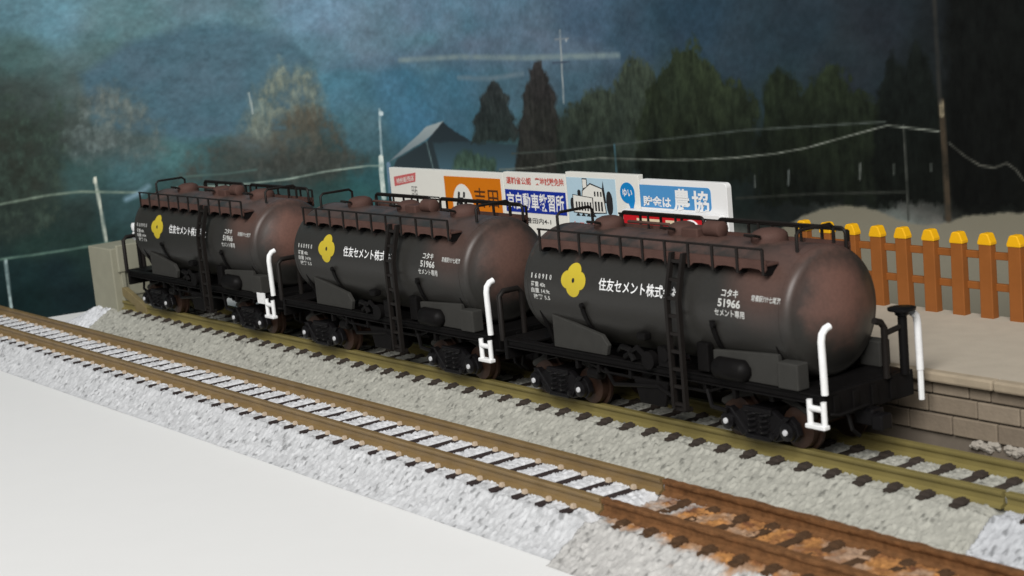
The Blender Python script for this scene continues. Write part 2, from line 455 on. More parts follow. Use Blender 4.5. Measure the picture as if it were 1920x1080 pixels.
PRINT_LINES= [((112, 128, 130), 0.58, 0.7, [(24.3, 48.2), (4.6, 48.2), (-19.2, 47.4), (-51.1, 47.1)]), ((96, 114, 124), 0.53, 0.71, [(5.4, 43.5), (-6.7, 43.1), (-18.7, 44.0)]), ((150, 168, 172), 0.32, 0.25, [(32.0, 37.0), (32.6, 28.8), (32.8, 25.0)]), ((205, 215, 216), 0.57, 0.19, [(31.7, 36.1), (31.5, 36.0)]), ((205, 212, 205), 0.7, 0.19, [(33.0, 25.5), (33.3, 21.1), (33.3, 16.0)]), ((104, 126, 150), 0.57, 0.25, [(31.0, 23.9), (31.4, 16.0)]), ((135, 142, 144), 0.33, 0.22, [(-32.9, 52.6), (-32.5, 45.8), (-32.1, 37.8)]), ((110, 118, 124), 0.22, 0.17, [(-30.9, 50.9), (-35.5, 51.0)]), ((60, 70, 84), 0.22, 0.17, [(-29.5, 46.1), (-35.2, 46.2)]), ((150, 156, 158), 0.28, 0.17, [(-34.6, 50.7), (-34.8, 50.6)]), ((172, 178, 166), 0.39, 0.2, [(106.3, 26.0), (105.9, 17.8), (105.6, 9.2)]), ((205, 205, 190), 0.39, 0.19, [(106.3, 26.2), (106.4, 25.2)]), ((160, 178, 178), 0.38, 0.19, [(130.1, 9.7), (130.4, -2.0)]), ((62, 54, 44), 0.61, 0.44, [(-131.5, 37.6), (-131.7, 28.0), (-131.8, 18.3)]), ((140, 130, 108), 0.52, 0.35, [(-131.5, 37.3), (-131.5, 35.5)]), ((42, 42, 40), 0.43, 0.52, [(-131.1, 53.9), (-131.2, 37.6)]), ((60, 62, 58), 0.27, 0.22, [(-123.3, 33.5), (-123.4, 25.1), (-123.3, 17.7)]), ((74, 79, 75), 0.25, 0.2, [(-87.3, 24.0), (-87.2, 22.0)]), ((86, 92, 90), 0.29, 0.19, [(-96.1, 25.2), (-95.8, 22.7)]), ((86, 90, 86), 0.28, 0.18, [(-113.3, 26.8), (-113.0, 24.3)]), ((66, 70, 66), 0.23, 0.18, [(-120.8, 27.0), (-120.7, 25.4)]), ((66, 70, 66), 0.22, 0.18, [(-128.7, 27.2), (-128.7, 26.2)]), ((118, 132, 118), 0.29, 0.39, [(129.5, 22.9), (117.9, 23.5), (110.2, 23.4), (104.0, 22.5), (95.8, 21.4)]), ((88, 112, 102), 0.29, 0.39, [(131.4, 9.9), (123.6, 9.7), (114.6, 9.7), (104.9, 10.1)]), ((136, 152, 142), 0.23, 0.23, [(87.3, 21.7), (78.2, 21.1), (68.8, 21.1), (59.1, 21.5), (49.0, 22.8), (37.0, 23.7), (33.0, 23.6)]), ((70, 88, 84), 0.26, 0.26, [(87.0, 24.3), (75.1, 24.0), (67.0, 24.4)]), ((112, 116, 108), 0.16, 0.18, [(-6.8, 22.9), (-19.5, 23.7), (-30.9, 25.2), (-42.1, 26.3), (-55.1, 26.3), (-70.9, 26.6), (-82.7, 27.3), (-92.5, 28.2), (-100.6, 29.4), (-109.6, 31.4), (-119.8, 33.6), (-130.7, 32.7)]), ((76, 76, 70), 0.19, 0.17, [(-132.7, 30.8), (-135.8, 28.7), (-138.7, 27.3), (-141.5, 27.0), (-143.9, 27.8), (-145.6, 26.8), (-147.0, 25.2)]), ((64, 70, 66), 0.21, 0.21, [(-12.1, 26.6), (-31.2, 27.7), (-48.9, 29.3), (-62.0, 30.4), (-86.0, 32.5), (-119.4, 34.2)]), ((46, 48, 44), 0.24, 0.28, [(-81.9, 19.6), (-101.2, 21.2), (-123.3, 22.4)]), ((110, 136, 150), 0.65, 1.05, [(99.6, 20.2), (96.2, 21.3), (93.9, 22.7)]), ((64, 98, 110), 0.27, 0.27, [(-47.5, 29.1), (-47.5, 23.6)]), ((90, 110, 112), 0.19, 0.19, [(18.5, 29.0), (17.2, 22.7)]), ((140, 150, 148), 0.26, 0.26, [(66.6, 43.1), (66.2, 39.8), (66.2, 38.2)])]
PRINT_SHAPES= [((96, 108, 120), (78, 96, 106), 0.08, 6, [(47.4, 47.4), (32.2, 49.0), (22.3, 50.3), (3.9, 52.6), (-23.8, 52.7), (-49.6, 48.1), (-50.9, 45.6), (-31.8, 44.9), (-3.1, 46.0), (22.7, 47.3)]), ((72, 94, 102), (70, 94, 102), 0.1, 4, [(106.6, 51.4), (94.3, 57.9), (81.2, 60.3), (69.4, 60.2), (54.9, 55.9), (48.4, 48.5), (47.8, 41.7), (54.8, 33.8), (83.3, 33.2), (104.5, 38.3)]), ((50, 62, 56), (44, 54, 48), 0.4, 6, [(132.1, 57.8), (123.0, 50.6), (119.1, 42.5), (112.4, 45.6), (105.0, 44.2), (114.8, 27.8), (115.1, 16.1), (138.5, 14.5)]), ((84, 92, 90), (72, 84, 84), 0.4, 7, [(112.1, 37.8), (107.4, 45.1), (100.1, 47.5), (93.4, 44.9), (89.0, 39.3), (88.4, 31.3), (96.8, 28.3), (109.2, 31.0)]), ((106, 114, 104), (80, 88, 84), 0.4, 6, [(71.4, 32.4), (64.7, 43.6), (57.1, 49.7), (50.3, 47.6), (47.8, 39.8), (51.2, 28.3), (64.3, 24.0)]), ((72, 70, 62), (54, 57, 53), 0.35, 5, [(64.0, 26.6), (60.2, 35.4), (54.9, 39.0), (48.6, 37.9), (43.3, 33.1), (41.9, 26.6), (43.3, 21.5), (64.7, 21.3)]), ((64, 64, 60), (50, 58, 56), 0.35, 6, [(87.1, 23.3), (83.9, 28.3), (76.9, 31.6), (67.5, 31.8), (58.2, 28.8), (35.1, 26.3), (35.5, 23.5), (50.6, 21.8), (78.2, 21.1)]), ((148, 156, 156), (100, 112, 118), 0.03, 0.5, [(17.9, 32.7), (12.1, 33.8), (14.2, 31.7), (18.7, 29.5), (28.3, 25.4), (30.7, 24.4), (26.8, 27.1)]), ((36, 43, 47), (44, 54, 58), 0.04, 0.6, [(12.5, 33.6), (8.7, 31.4), (2.9, 29.2), (2.7, 22.4), (30.2, 22.1), (28.2, 25.1), (18.4, 29.2)]), ((46, 60, 66), (66, 92, 104), 0.06, 1, [(16.4, 28.7), (2.9, 29.2), (-14.4, 28.5), (-14.5, 22.9), (15.1, 22.0)]), ((50, 66, 58), (64, 84, 70), 0.2, 2, [(10.1, 24.8), (6.0, 27.0), (0.1, 26.1), (-5.9, 25.0), (-5.5, 22.4), (10.5, 22.0)]), ((42, 44, 44), (38, 44, 42), 0.2, 1.6, [(-7.8, 43.3), (-10.1, 41.6), (-11.1, 40.2), (-12.8, 38.6), (-12.2, 36.9), (-14.5, 34.4), (-13.5, 33.2), (-15.0, 29.7), (2.9, 28.7), (0.8, 32.1), (1.7, 33.8), (-1.7, 36.9), (-1.6, 38.9), (-4.7, 40.7)]), ((44, 41, 40), (40, 40, 36), 0.2, 1.6, [(-24.4, 46.9), (-26.0, 45.0), (-28.0, 43.6), (-27.7, 41.6), (-29.9, 38.7), (-28.9, 36.9), (-30.9, 33.3), (-30.1, 22.2), (-12.2, 21.7), (-15.0, 29.7), (-14.1, 31.6), (-17.9, 36.2), (-17.6, 39.2), (-20.8, 42.6), (-20.7, 44.5)]), ((58, 66, 54), (34, 40, 36), 0.4, 2.5, [(-29.2, 31.3), (-33.2, 36.3), (-40.1, 40.2), (-48.7, 40.6), (-52.6, 45.6), (-56.8, 46.8), (-60.8, 44.4), (-64.5, 37.9), (-62.8, 23.2), (-26.8, 22.1)]), ((44, 52, 36), (21, 25, 21), 0.4, 2.2, [(-54.1, 31.5), (-58.4, 40.0), (-64.4, 44.1), (-68.3, 47.9), (-73.0, 49.1), (-77.4, 45.8), (-80.7, 41.8), (-85.4, 40.2), (-89.0, 37.8), (-88.4, 23.0), (-54.6, 21.9)]), ((33, 40, 28), (17, 20, 17), 0.4, 2.5, [(-88.6, 30.9), (-91.8, 41.6), (-95.5, 43.7), (-99.1, 42.9), (-101.4, 39.6), (-104.8, 42.4), (-109.3, 43.4), (-113.2, 40.0), (-118.5, 37.7), (-119.6, 20.4), (-87.5, 19.0)]), ((19, 23, 21), (13, 15, 13), 0.25, 1.8, [(-116.4, 32.2), (-118.7, 40.4), (-121.2, 46.4), (-122.5, 44.7), (-123.9, 42.9), (-126.7, 47.6), (-129.2, 44.6), (-130.2, 40.2), (-131.8, 34.1), (-131.0, 20.9), (-116.1, 20.3)]), ((15, 17, 16), (12, 13, 12), 0.3, 4, [(-134.7, 63.8), (-222.6, 56.8), (-223.0, 23.7), (-131.6, 19.2), (-132.0, 36.7)]), ((112, 108, 94), (136, 132, 118), 0.08, 0.9, [(-80.9, 9.6), (-89.7, 12.3), (-95.4, 15.6), (-102.2, 18.3), (-109.9, 19.7), (-116.0, 19.2), (-121.8, 17.4), (-125.8, 17.0), (-130.3, 17.3), (-135.3, 19.0), (-140.6, 19.6), (-150.8, 20.4), (-181.2, 22.2), (-223.0, 23.7), (-223.2, -0.3), (-87.3, -13.5)])]
def print_and_glare(S, Z):
    sh = S.shape
    s, z = S.ravel(), Z.ravel()
    T = np.array(PRINT_GLARE_TONES, float)
    num, den = np.zeros((s.size, 3)), np.zeros(s.size)
    for t in T:
        wgt = 1.0 / ((s - t[0]) ** 2 + ((z - t[1]) * 1.25) ** 2 + 10.0) ** 2.2
        num += wgt[:, None] * t[2:]
        den += wgt
    col = num / den[:, None]  # base tones of the print, including the painted window glare
    n_big = fbm(s / 9, z / 6, 4, 3)
    n_leaf = fbm(s / 2.2, z / 2.0, 4, 17)
    n_fine = fbm(s / 0.8, z / 0.8, 2, 29)
    wx, wz = fbm(s / 1.7, z / 1.5, 3, 41), fbm(s / 1.7, z / 1.5, 3, 53)
    bx, bz = fbm(s / 5, z / 5, 3, 61), fbm(s / 5, z / 5, 3, 67)
    def inside(ps, zs, P):
        """signed distance (positive inside) to polygon P"""
        P = np.array(P)
        d = np.full(ps.shape, 1e9); c = np.zeros(ps.shape, bool)
        for i in range(len(P)):
            a, b = P[i], P[(i + 1) % len(P)]
            e = b - a
            L2 = max((e ** 2).sum(), 1e-9)
            t = np.clip(((ps - a[0]) * e[0] + (zs - a[1]) * e[1]) / L2, 0, 1)
            d = np.minimum(d, np.hypot(ps - a[0] - t * e[0], zs - a[1] - t * e[1]))
            if a[1] != b[1]:
                cr = ((a[1] > zs) != (b[1] > zs)) & (ps < (b[0] - a[0]) * (zs - a[1]) / (b[1] - a[1]) + a[0])
                c ^= cr
        return np.where(c, d, -d)
    n_hill = fbm(s / 3.6, z / 2.4, 5, 5)
    n_speck = fbm(s / 1.1, z / 0.9, 3, 31)
    n_stroke = fbm(s / 0.85, z / 2.6, 4, 47)
    for layer, (ct, cb, noise, soft, P) in enumerate(PRINT_SHAPES):
        if layer == 2:
            col = col * (1 + 0.08 * n_big + 0.10 * n_hill + 0.09 * n_speck + 0.05 * n_fine)[:, None]
            hue = fbm(s / 7, z / 5, 3, 71)
            col = col * 0.93 + col.mean(1)[:, None] * 0.07
            col[:, 0] *= 1 + 0.07 * hue
            col = col * np.array((0.93, 0.98, 1.03))
        A = np.array(P)
        m = (s > A[:, 0].min() - 6) & (s < A[:, 0].max() + 6) & (z > A[:, 1].min() - 6) & (z < A[:, 1].max() + 6)
        if not m.any(): continue
        am = noise * 4.2
        d = inside(s[m] + am * (0.7 * wx[m] + 0.6 * bx[m]), z[m] + am * (wz[m] + 0.6 * bz[m]), P) + am * 0.35 * n_stroke[m]
        k = np.clip(d / (soft * 0.6) + 0.5, 0, 1) * (0.94 if noise > .1 else .97)
        if 2 <= layer <= 6:      # bare autumn trees, half seen through
            k = k * np.clip(0.72 + 0.9 * n_leaf[m] + 0.7 * bx[m], 0.15, 0.95)
        z0, z1 = A[:, 1].min(), A[:, 1].max()
        f = np.clip((z[m] - z0) / (z1 - z0), 0, 1)
        f = np.clip(f + 0.35 * bx[m] * (noise > 0.1), 0, 1)
        c = np.array(ct) * f[:, None] + np.array(cb) * (1 - f[:, None])
        if layer >= 2 and noise > 0.1:
            c = c * (1 + 0.26 * n_leaf[m] + (0.30 if layer > 8 else 0.16) * n_stroke[m] + 0.10 * n_fine[m])[:, None]
            k = np.clip(k * (1 + 0.5 * n_stroke[m] * (k < 0.9)), 0, 1)
        col[m] = col[m] * (1 - k[:, None]) + c * k[:, None]
    for c, w_, bl, P in PRINT_LINES:
        P = np.array(P)
        pad = w_ + bl + 1
        m = (s > P[:, 0].min() - pad) & (s < P[:, 0].max() + pad) & (z > P[:, 1].min() - pad) & (z < P[:, 1].max() + pad)
        if not m.any(): continue
        d = np.full(m.sum(), 1e9)
        for a, b in zip(P[:-1], P[1:]):
            e = b - a
            t = np.clip(((s[m] - a[0]) * e[0] + (z[m] - a[1]) * e[1]) / max((e ** 2).sum(), 1e-9), 0, 1)
            d = np.minimum(d, np.hypot(s[m] - a[0] - t * e[0], z[m] - a[1] - t * e[1]))
        k = np.clip((w_ - d) / max(bl, 0.25) + 0.5, 0, 1) * np.clip(0.8 + 0.5 * n_leaf[m], 0.3, 1)
        col[m] = col[m] * (1 - k[:, None]) + np.array(c) * k[:, None]
    return (lin(np.clip(col, 0, 255)) * PRINT_GAIN).reshape(sh + (3,))
PRINT_GAIN = 1.18
sv = np.concatenate([np.arange(-250, -182, 1.0), np.arange(-182, 140, 0.33), np.arange(140, 190, 1.0)])
zv = np.concatenate([np.arange(-6.0, 76, 0.30), np.arange(76, 112, 1.0)])
S, Z = np.meshgrid(sv, zv, indexing='ij')
bx_, by_ = on_sheet(S)
P = np.stack([bx_, by_, Z], -1)
bd = link("backdrop", grid_mesh("backdrop", P[:, ::-1], print_and_glare(S, Z)[:, ::-1], M_print_glare))
bd['kind'] = 'structure'

# ------------------------------------------------------------------ track
def ballast(parent, x0, x1, yc, foot_a, foot_b, tone, sleepers, seed, rust=None, step=0.25, bleach=0.0, endslope=None):
    """gravel bed from x0 to x1; foot_a/foot_b are the toes on the near (-Y) and far side of the centre line"""
    xs = np.arange(x0, x1 + step * 0.5, step); xs[-1] = x1
    ts = np.concatenate([np.arange(-foot_a, foot_b, step), [foot_b]])
    X, T = np.meshgrid(xs, ts, indexing='ij')
    d, cell = worley(X / 0.50, T / 0.50, seed)
    d2, cell2 = worley(X / 0.95, T / 0.95, seed + 5)
    big = fbm(X / 6, T / 6, 3, seed + 9)
    sh = 8.0
    ztop = -2.02
    zz = np.full(X.shape, ztop)
    fa = np.clip((-T - sh) / (foot_a - sh), 0, 1)
    fb = np.clip((T - sh) / (foot_b - sh), 0, 1)
    zz -= (fa ** 0.92 + fb ** 0.92) * (ztop - ZG)
    peb = (0.34 - np.clip(d, 0, 0.62)) * 0.72 + (0.3 - np.clip(d2, 0, 0.6)) * 0.40 * (cell2 > 0.5) + 0.22 * (cell - 0.5)
    amp = np.where(np.abs(T) < 7.9, 0.8, 1.0)
    edge = np.minimum(np.minimum(T + foot_a, foot_b - T), 1.0)
    zz = zz + peb * amp * np.clip(edge, 0, 1) + 0.12 * big
    ph = np.abs((X - sleepers + 2.5) % 5.0 - 2.5)
    dip = np.clip((1.15 - ph) / 0.5, 0, 1) * np.clip((8.1 - np.abs(T)) / 0.6, 0, 1)
    if rust:
        dip = dip * np.clip(0.55 + 2.4 * fbm(X / 2.3, T / 1.6, 3, seed + 91), 0, 1)
    zz = np.where(dip > 0, zz * (1 - dip) + (-2.62) * dip, zz)
    zz = zz + 0.18 * np.clip((7.4 - np.abs(T)) / 1, 0, 1) * (1 - dip)
    if endslope:
        k = np.clip((X - x0) / endslope, 0, 1) ** 0.8
        zz = ZG + (zz - ZG) * k
    zz = np.maximum(zz, ZG + 0.02)
    br = 0.85 + 0.32 * cell + 0.08 * (cell2 - 0.5) + 0.04 * big
    br = np.where(cell > 0.95, br * 0.45, br)
    tone = np.array(tone)
    col = br[..., None] * tone
    if bleach:
        k = np.clip((7.0 - np.abs(T)) / 1.2, 0, 1) * bleach
        col = col * (1 - k[..., None]) + k[..., None] * np.array((0.76, 0.765, 0.79)) * (0.72 + 0.34 * cell[..., None])
    if rust:
        n = fbm(X / 3.2, T / 2.2, 4, seed + 77)
        k = np.clip((7.2 + np.where(T < 0, 1.8, 0) * np.clip((X - 32) / 8, 0, 1) + 3.0 * n - np.abs(T)) / 1.6, 0, 1) * np.clip((X - rust) / 9 + 0.35 + 1.6 * n, 0, 1)
        lightrust = np.array((0.42, 0.195, 0.062)); darkrust = np.array((0.15, 0.060, 0.028)); tan = np.array((0.38, 0.26, 0.18))
        m = np.clip(0.62 + 1.1 * fbm(X / 2.0, T / 1.4, 3, seed + 80), 0, 1)[..., None]
        m2 = np.clip(fbm(X / 2.6, T / 2.6, 3, seed + 83) * 2.2, 0, 0.8)[..., None]
        rc = (lightrust * m + darkrust * (1 - m)) * (1 - m2) + tan * m2
        col = col * (1 - k[..., None]) + rc * (0.75 + 0.4 * cell[..., None]) * k[..., None]
    P = np.stack([X, T + yc, zz], -1)
    # skirts so that the bed is a closed-looking body at its ends
    e0, e1 = P[:1].copy(), P[-1:].copy()
    e0[..., 2] = ZG; e1[..., 2] = ZG
    P = np.concatenate([e0, P, e1]); col = np.concatenate([col[:1], col, col[-1:]])
    return link("ballast_bed", grid_mesh("ballast_bed", P, col, M_gravel), parent)

def rail_mb(x0, x1, y, lump=0.0, seed=0):
    pr = [(-0.42, 0), (0.42, 0), (0.45, -0.12), (0.42, -0.55), (0.17, -0.75), (0.17, -1.45), (0.75, -1.72), (0.78, -2.0), (-0.78, -2.0), (-0.75, -1.72), (-0.17, -1.45), (-0.17, -0.75), (-0.42, -0.55), (-0.45, -0.12)]
    m = MB()
    n = len(pr)
    xs = list(np.linspace(x0, x1, max(2, int((x1 - x0) / (1.0 if lump else 40)) + 1)))
    vs = []
    rr = random.Random(seed)
    for x in xs:
        j = lump * (rr.random() - 0.3)
        k = lump * (rr.random() - 0.5)
        vs += [(x, y + a * (1 + j) + 0.0, b + (k * 0.5 if b > -0.2 else 0)) for a, b in pr]
    fs = []
    for i in range(len(xs) - 1):
        for k in range(n):
            k2 = (k + 1) % n
            fs.append((i * n + k, i * n + k2, (i + 1) * n + k2, (i + 1) * n + k))
    fs += [tuple(range(n)), tuple(range((len(xs) - 1) * n, len(xs) * n))]
    return m.add(vs, fs)

def sleeper_mesh(m, rough=0.0):
    b = MB().box(-0.82, 0.82, -7.7, 7.7, -2.9, -1.98, taper=0.08)
    o = b.build("sleeper", m)
    me = o.data
    bpy.data.objects.remove(o)
    return me
SL_FRONT, SL_REAR, SL_RUST = sleeper_mesh(M_sleeper), sleeper_mesh(M_sleeper_olive), sleeper_mesh(M_sleeper_rust)

def track(label, x0, x1, yc, tone, mrail, sl, sl0, chair, seed, foot=(13, 13), rust=None, bleach=0.0, gap=0.15, endslope=None, rail_from=None, sl_from=None):
    t = thing("model_track", label, "model track", ((x0 + x1) / 2, yc, ZG), "model track pieces")
    t.location = (0, 0, 0)
    ballast(t, x0, x1, yc, foot[0], foot[1], tone, sl0, seed, rust, bleach=bleach, endslope=endslope)
    rx0 = x0 + gap if rail_from is None else rail_from
    for k, y in enumerate((-4.92, 4.92)):
        rail_mb(rx0, x1 - gap, yc + y, 0.34 if rust else 0.0, seed + k).build("rail", mrail, t, smooth=True, angle=50)
    ch = MB()
    k = math.ceil(((sl_from if sl_from is not None else x0) + 1.0 - sl0) / 5.0)
    while sl0 + 5 * k < x1 - 1.0:
        x = sl0 + 5 * k
        link("sleeper", sl, t, (x, yc, 0.0))
        for y in (-4.92, 4.92):
            for s_ in (-1, 1):
                yy = yc + y + s_ * 0.98
                h = -1.42 if chair is M_chair else -1.45
                ch.box(x - 0.36, x + 0.36, yy - 0.33, yy + 0.33, -2.0, h, taper=0.12)
                if chair is not M_chair:
                    ch.box(x - 0.85, x + 0.85, yy - 0.7 + s_ * 0.3, yy + 0.7 + s_ * 0.3, -2.0, -1.62, taper=0.12)
        k += 1
    c = ch.build("rail_chair", chair, t)
    c['kind'] = 'stuff'
    return t

FRONT = (0.495, 0.50, 0.512)
track("front straight track with pale grey ballast, brown rails and dark sleepers", -216, 22.2, -30, FRONT, M_rail_front, SL_FRONT, 2.5, M_chair, 1, (13, 12.5), bleach=0.6)
track("rusty front track with orange caked ballast at the bottom right corner", 22.4, 120, -30, (0.43, 0.42, 0.405), M_rail_rust, SL_RUST, 2.5, M_sleeper_rust, 2, (14.5, 12.5), rust=25.5)
track("rear track carrying the tank wagons, olive rails and greenish grey ballast", -190, 58.6, 0, (0.345, 0.340, 0.300), M_rail_rear, SL_REAR, 3.3, M_sleeper_olive, 3, (14.5, 12.5), sl_from=-183)
track("short rear track piece with bluish grey ballast at the right edge of the picture", 58.8, 130, 0, (0.44, 0.45, 0.47), M_rail_rear, SL_REAR, 3.3, M_sleeper_olive, 4, (13.5, 12.5))
te = thing("ballast_end", "pale gravel end piece beyond the buffer stop at far left", "ballast", (0, 0, 0))
ballast(te, -209, -190.2, 0, 13.5, 12.5, (0.62, 0.63, 0.66), 500, 6, endslope=11)

# ------------------------------------------------------------------ concrete buffer stop at the far end of the rear track
bs = thing("buffer_stop", "grey green concrete buffer stop at the far left track end", "buffer stop", (-192, 0, -2))
bs.location = (0, 0, 0)
m = MB().box(-200, -187.2, -6.7, 6.7, -2.6, 12.2)
m.build("block", M_conc, bs, bevel=0.25)
MB().box(-187.25, -186.2, -5.6, 6.2, 6.6, 12.9, taper=0.05).build("buffer_beam", M_conc, bs, bevel=0.3)
for y in (-4.5, 4.4):
    MB().box(-187.25, -186.5, y - 0.5, y + 0.5, -2.4, 6.55).build("rib", M_conc, bs, bevel=0.1)
MB().box(-187.22, -186.9, -3.9, 3.8, 1.0, 1.45).build("tie_bar", M_conc, bs)
for y in (-4.92, 4.92):
    MB().prism([(-174, -1.9), (-174, -0.3), (-185.0, 3.2), (-186.1, 3.2), (-186.1, 1.2), (-180, -0.6), (-180, -1.9)], y - 0.6, y + 0.6).build("brace", M_brace, bs, bevel=0.12)

# ------------------------------------------------------------------ platform
pf = thing("station_platform", "grey beige model station platform with stone block wall behind the wagons", "platform", (0, 0, 0))
PX0, PX1 = -152, 125
MB().box(PX0, PX1, 12.6, 43.4, 6.2, 7.78).build("platform_surface", M_plat, pf)
MB().box(PX0, PX1, 12.75, 43.0, ZG, 6.19).build("wall_core", M_mortar, pf)
x = PX0
while x < PX1 - 1:
    L_ = min(24.6, PX1 - x)
    MB().box(x + 0.06, x + L_ - 0.06, 10.9, 12.6, 6.45, 7.84, taper=0.0).build("coping_slab", M_lip, pf, bevel=0.3)
    x += 24.6
stone_cache = {}
for row, (z0, z1) in enumerate(((4.55, 6.3), (2.0, 4.4), (-0.75, 1.85))):
    x = PX0 + rnd.random() * 2
    prev = None
    while x < PX1 - 2:
        L_ = rnd.choice((3.4, 5.2, 6.0, 6.6, 7.2, 8.0)) if x > 5 else rnd.choice((5.2, 6.0, 6.6, 7.2, 8.0))
        L_ = min(L_, PX1 - x)
        kind = rnd.randrange(3)
        key = (row, L_, kind)
        if key not in stone_cache:
            h = z1 - z0
            o = MB().box(0.08, L_ - 0.08, -0.34, 0.3, 0.06, h - 0.06, taper=0.0).build("stone_block", M_stones[kind], pf, bevel=0.16)
            o.location = (x, 12.6 - 0.12 * rnd.random(), z0)
            stone_cache[key] = o
        else:
            src = stone_cache[key]
            o = src.copy(); C.objects.link(o); o.parent = pf
            o.location = (x, 12.6 - 0.16 * rnd.random(), z0)
        x += L_
gm = MB()
for i in range(520):
    x = 40 + 83 * rnd.random() ** 1.0
    r = 0.25 + 0.35 * rnd.random()
    z = -1.7 + 0.75 * rnd.random()
    y = 12.1 + 0.4 * rnd.random()
    gm.lathe([(-r, r * 0.3), (-r * 0.5, r * 0.9), (r * 0.4, r), (r, r * 0.35)], 6, 'x', (x, y, z))
go = gm.build("loose_grit", M_grit, pf, smooth=False)
go['kind'] = 'stuff'
MB().box(42, 124, 12.3, 12.74, -4, -1.4).build("wall_footing", M_mortar, pf)

# ------------------------------------------------------------------ picket fence
fn = thing("picket_fence", "orange brown picket fence with yellow tips at the platform's back edge", "fence", (0, 0, 0))
pk = None
i = 0
for i in range(24):
    x = -16.4 + 5.235 * i
    if pk is None:
        pk = MB().box(-1.15, 1.15, -0.7, 0.7, 7.3, 18.9, taper=0.06).build("picket", M_fence, fn, bevel=0.12)
        hexa = [(-1.22, 18.7), (-1.22, 19.15), (-0.75, 20.25), (-0.5, 20.45), (0.5, 20.45), (0.75, 20.25), (1.22, 19.15), (1.22, 18.7)]
        pc = MB().prism(hexa, -0.76, 0.76).build("painted_tip", M_tip, pk, bevel=0.14)
        pk.location = (x, 42.0, 0)
    else:
        o = pk.copy(); C.objects.link(o); o.parent = fn; o.location = (x, 42.0 + 0.12 * (rnd.random() - .5), 0.15 * (rnd.random() - .5))
        o.rotation_euler = (0, R_(1.0 * (rnd.random() - .5)), 0)
        c = pc.copy(); C.objects.link(c); c.parent = o
for z in (17.0, 12.3):
    MB().box(-18, 106, 42.3, 43.1, z - 0.55, z + 0.55).build("rail", M_fence, fn, bevel=0.1)

# ------------------------------------------------------------------ billboards on the platform's back edge
def on_board(y):
    return lambda x, z: (x, y, z)
def quad(x0, x1, z0, z1, y, t=0.06):
    return MB().box(x0, x1, y - t, y, z0, z1)
def rounded(x0, x1, z0, z1, r, y, t=0.06, n=6):
    p = arc(x1 - r, z1 - r, r, 0, 90, n) + arc(x0 + r, z1 - r, r, 90, 180, n) + arc(x0 + r, z0 + r, r, 180, 270, n) + arc(x1 - r, z0 + r, r, 270, 360, n)
    return MB().prism(p, y - t, y)
def billboard(label, x0, x1, z0, z1, y=42.0, r=0.0, mat_=None):
    t = thing("billboard", label, "billboard", (0, 0, 0), "advertising boards behind the wagons")
    (rounded(x0, x1, z0, z1, r, y + 1.2, 1.2) if r else MB().box(x0, x1, y, y + 1.2, z0, z1)).build("board", mat_ or M_sign_white, t, bevel=0.08)
    for x in (x0 + 2.5, x1 - 2.5):
        MB().box(x - 0.5, x + 0.5, y + 1.25, y + 2.2, 5.0, z1 - 3).build("post", M_sign_plastic, t)
    return t
def letters(t, m, *a, **k):
    return text_mb(*a, **k).build("lettering", m, t)
Y0 = 42.0
# white board with the orange half
b = billboard("white advertising board with a red stamp and an orange half on its right", -142.2, -99.3, 9.0, 25.7)
MB().prism([(-140.4, 21.6), (-131.9, 22.9), (-131.5, 24.9), (-140.4, 23.7)], Y0 - 0.06, Y0).build("stamp", M_stamp, b)
letters(b, M_sign_white, "特約販売店", -139.4, 22.1, 7.1, 1.2, lambda x, z: (x, Y0 - 0.09, z + 0.145 * (x + 139.4)), 0.01)
letters(b, M_dark, "日石", -133.6, 19.9, 2.2, 1.9, on_board(Y0 - 0.05), 0.0)
quad(-129.6, -123.0, 16.4, 19.9, Y0, 0.05).build("text_frame", M_dark, b)
quad(-129.3, -123.3, 16.7, 19.6, Y0 - 0.05, 0.03).build("text_panel", M_sign_white, b)
letters(b, M_dark, "ガ", -128.9, 17.0, 2.4, 2.3, on_board(Y0 - 0.11), 0.02)
letters(b, M_dark, "ス", -126.1, 17.0, 2.3, 2.1, on_board(Y0 - 0.11), 0.02)
quad(-120.6, -100.3, 9.4, 24.5, Y0, 0.06).build("orange_panel", M_orange, b)
MB().prism([(-114.2 + 3.7 * math.cos(R_(a)), 18.4 + 4.6 * math.sin(R_(a))) for a in range(0, 360, 10)], Y0 - 0.1, Y0 - 0.06).build("white_disc", M_sign_white, b)
letters(b, M_dark, "竹", -116.7, 15.4, 5.0, 6.0, on_board(Y0 - 0.13), 0.035)
letters(b, M_text_brown, "吉", -109.8, 18.3, 3.9, 4.1, on_board(Y0 - 0.09), 0.012)
letters(b, M_text_brown, "田", -105.0, 18.5, 3.6, 3.6, on_board(Y0 - 0.09), 0.012)
letters(b, M_text_brown, "工業", -109.3, 13.6, 8.0, 3.6, on_board(Y0 - 0.09), 0.012)
# driving school
b = billboard("cream board with white lettering on a deep blue band, red lettering above", -99.1, -78.9, 9.0, 26.0)
letters(b, M_text_red, "運輸省公認", -98.2, 23.6, 8.3, 1.5, on_board(Y0 - 0.05), 0.02)
letters(b, M_text_red, "実地試験免除", -88.6, 23.7, 9.2, 1.5, on_board(Y0 - 0.05), 0.02)
quad(-98.9, -79.2, 18.0, 22.5, Y0, 0.06).build("blue_band", M_blue, b)
letters(b, M_text_white, "京自動車教習所", -98.4, 18.5, 18.6, 3.5, on_board(Y0 - 0.09), 0.02)
letters(b, M_dark, "豊田内4-1", -92.5, 15.9, 8.0, 1.15, on_board(Y0 - 0.05), 0.01)
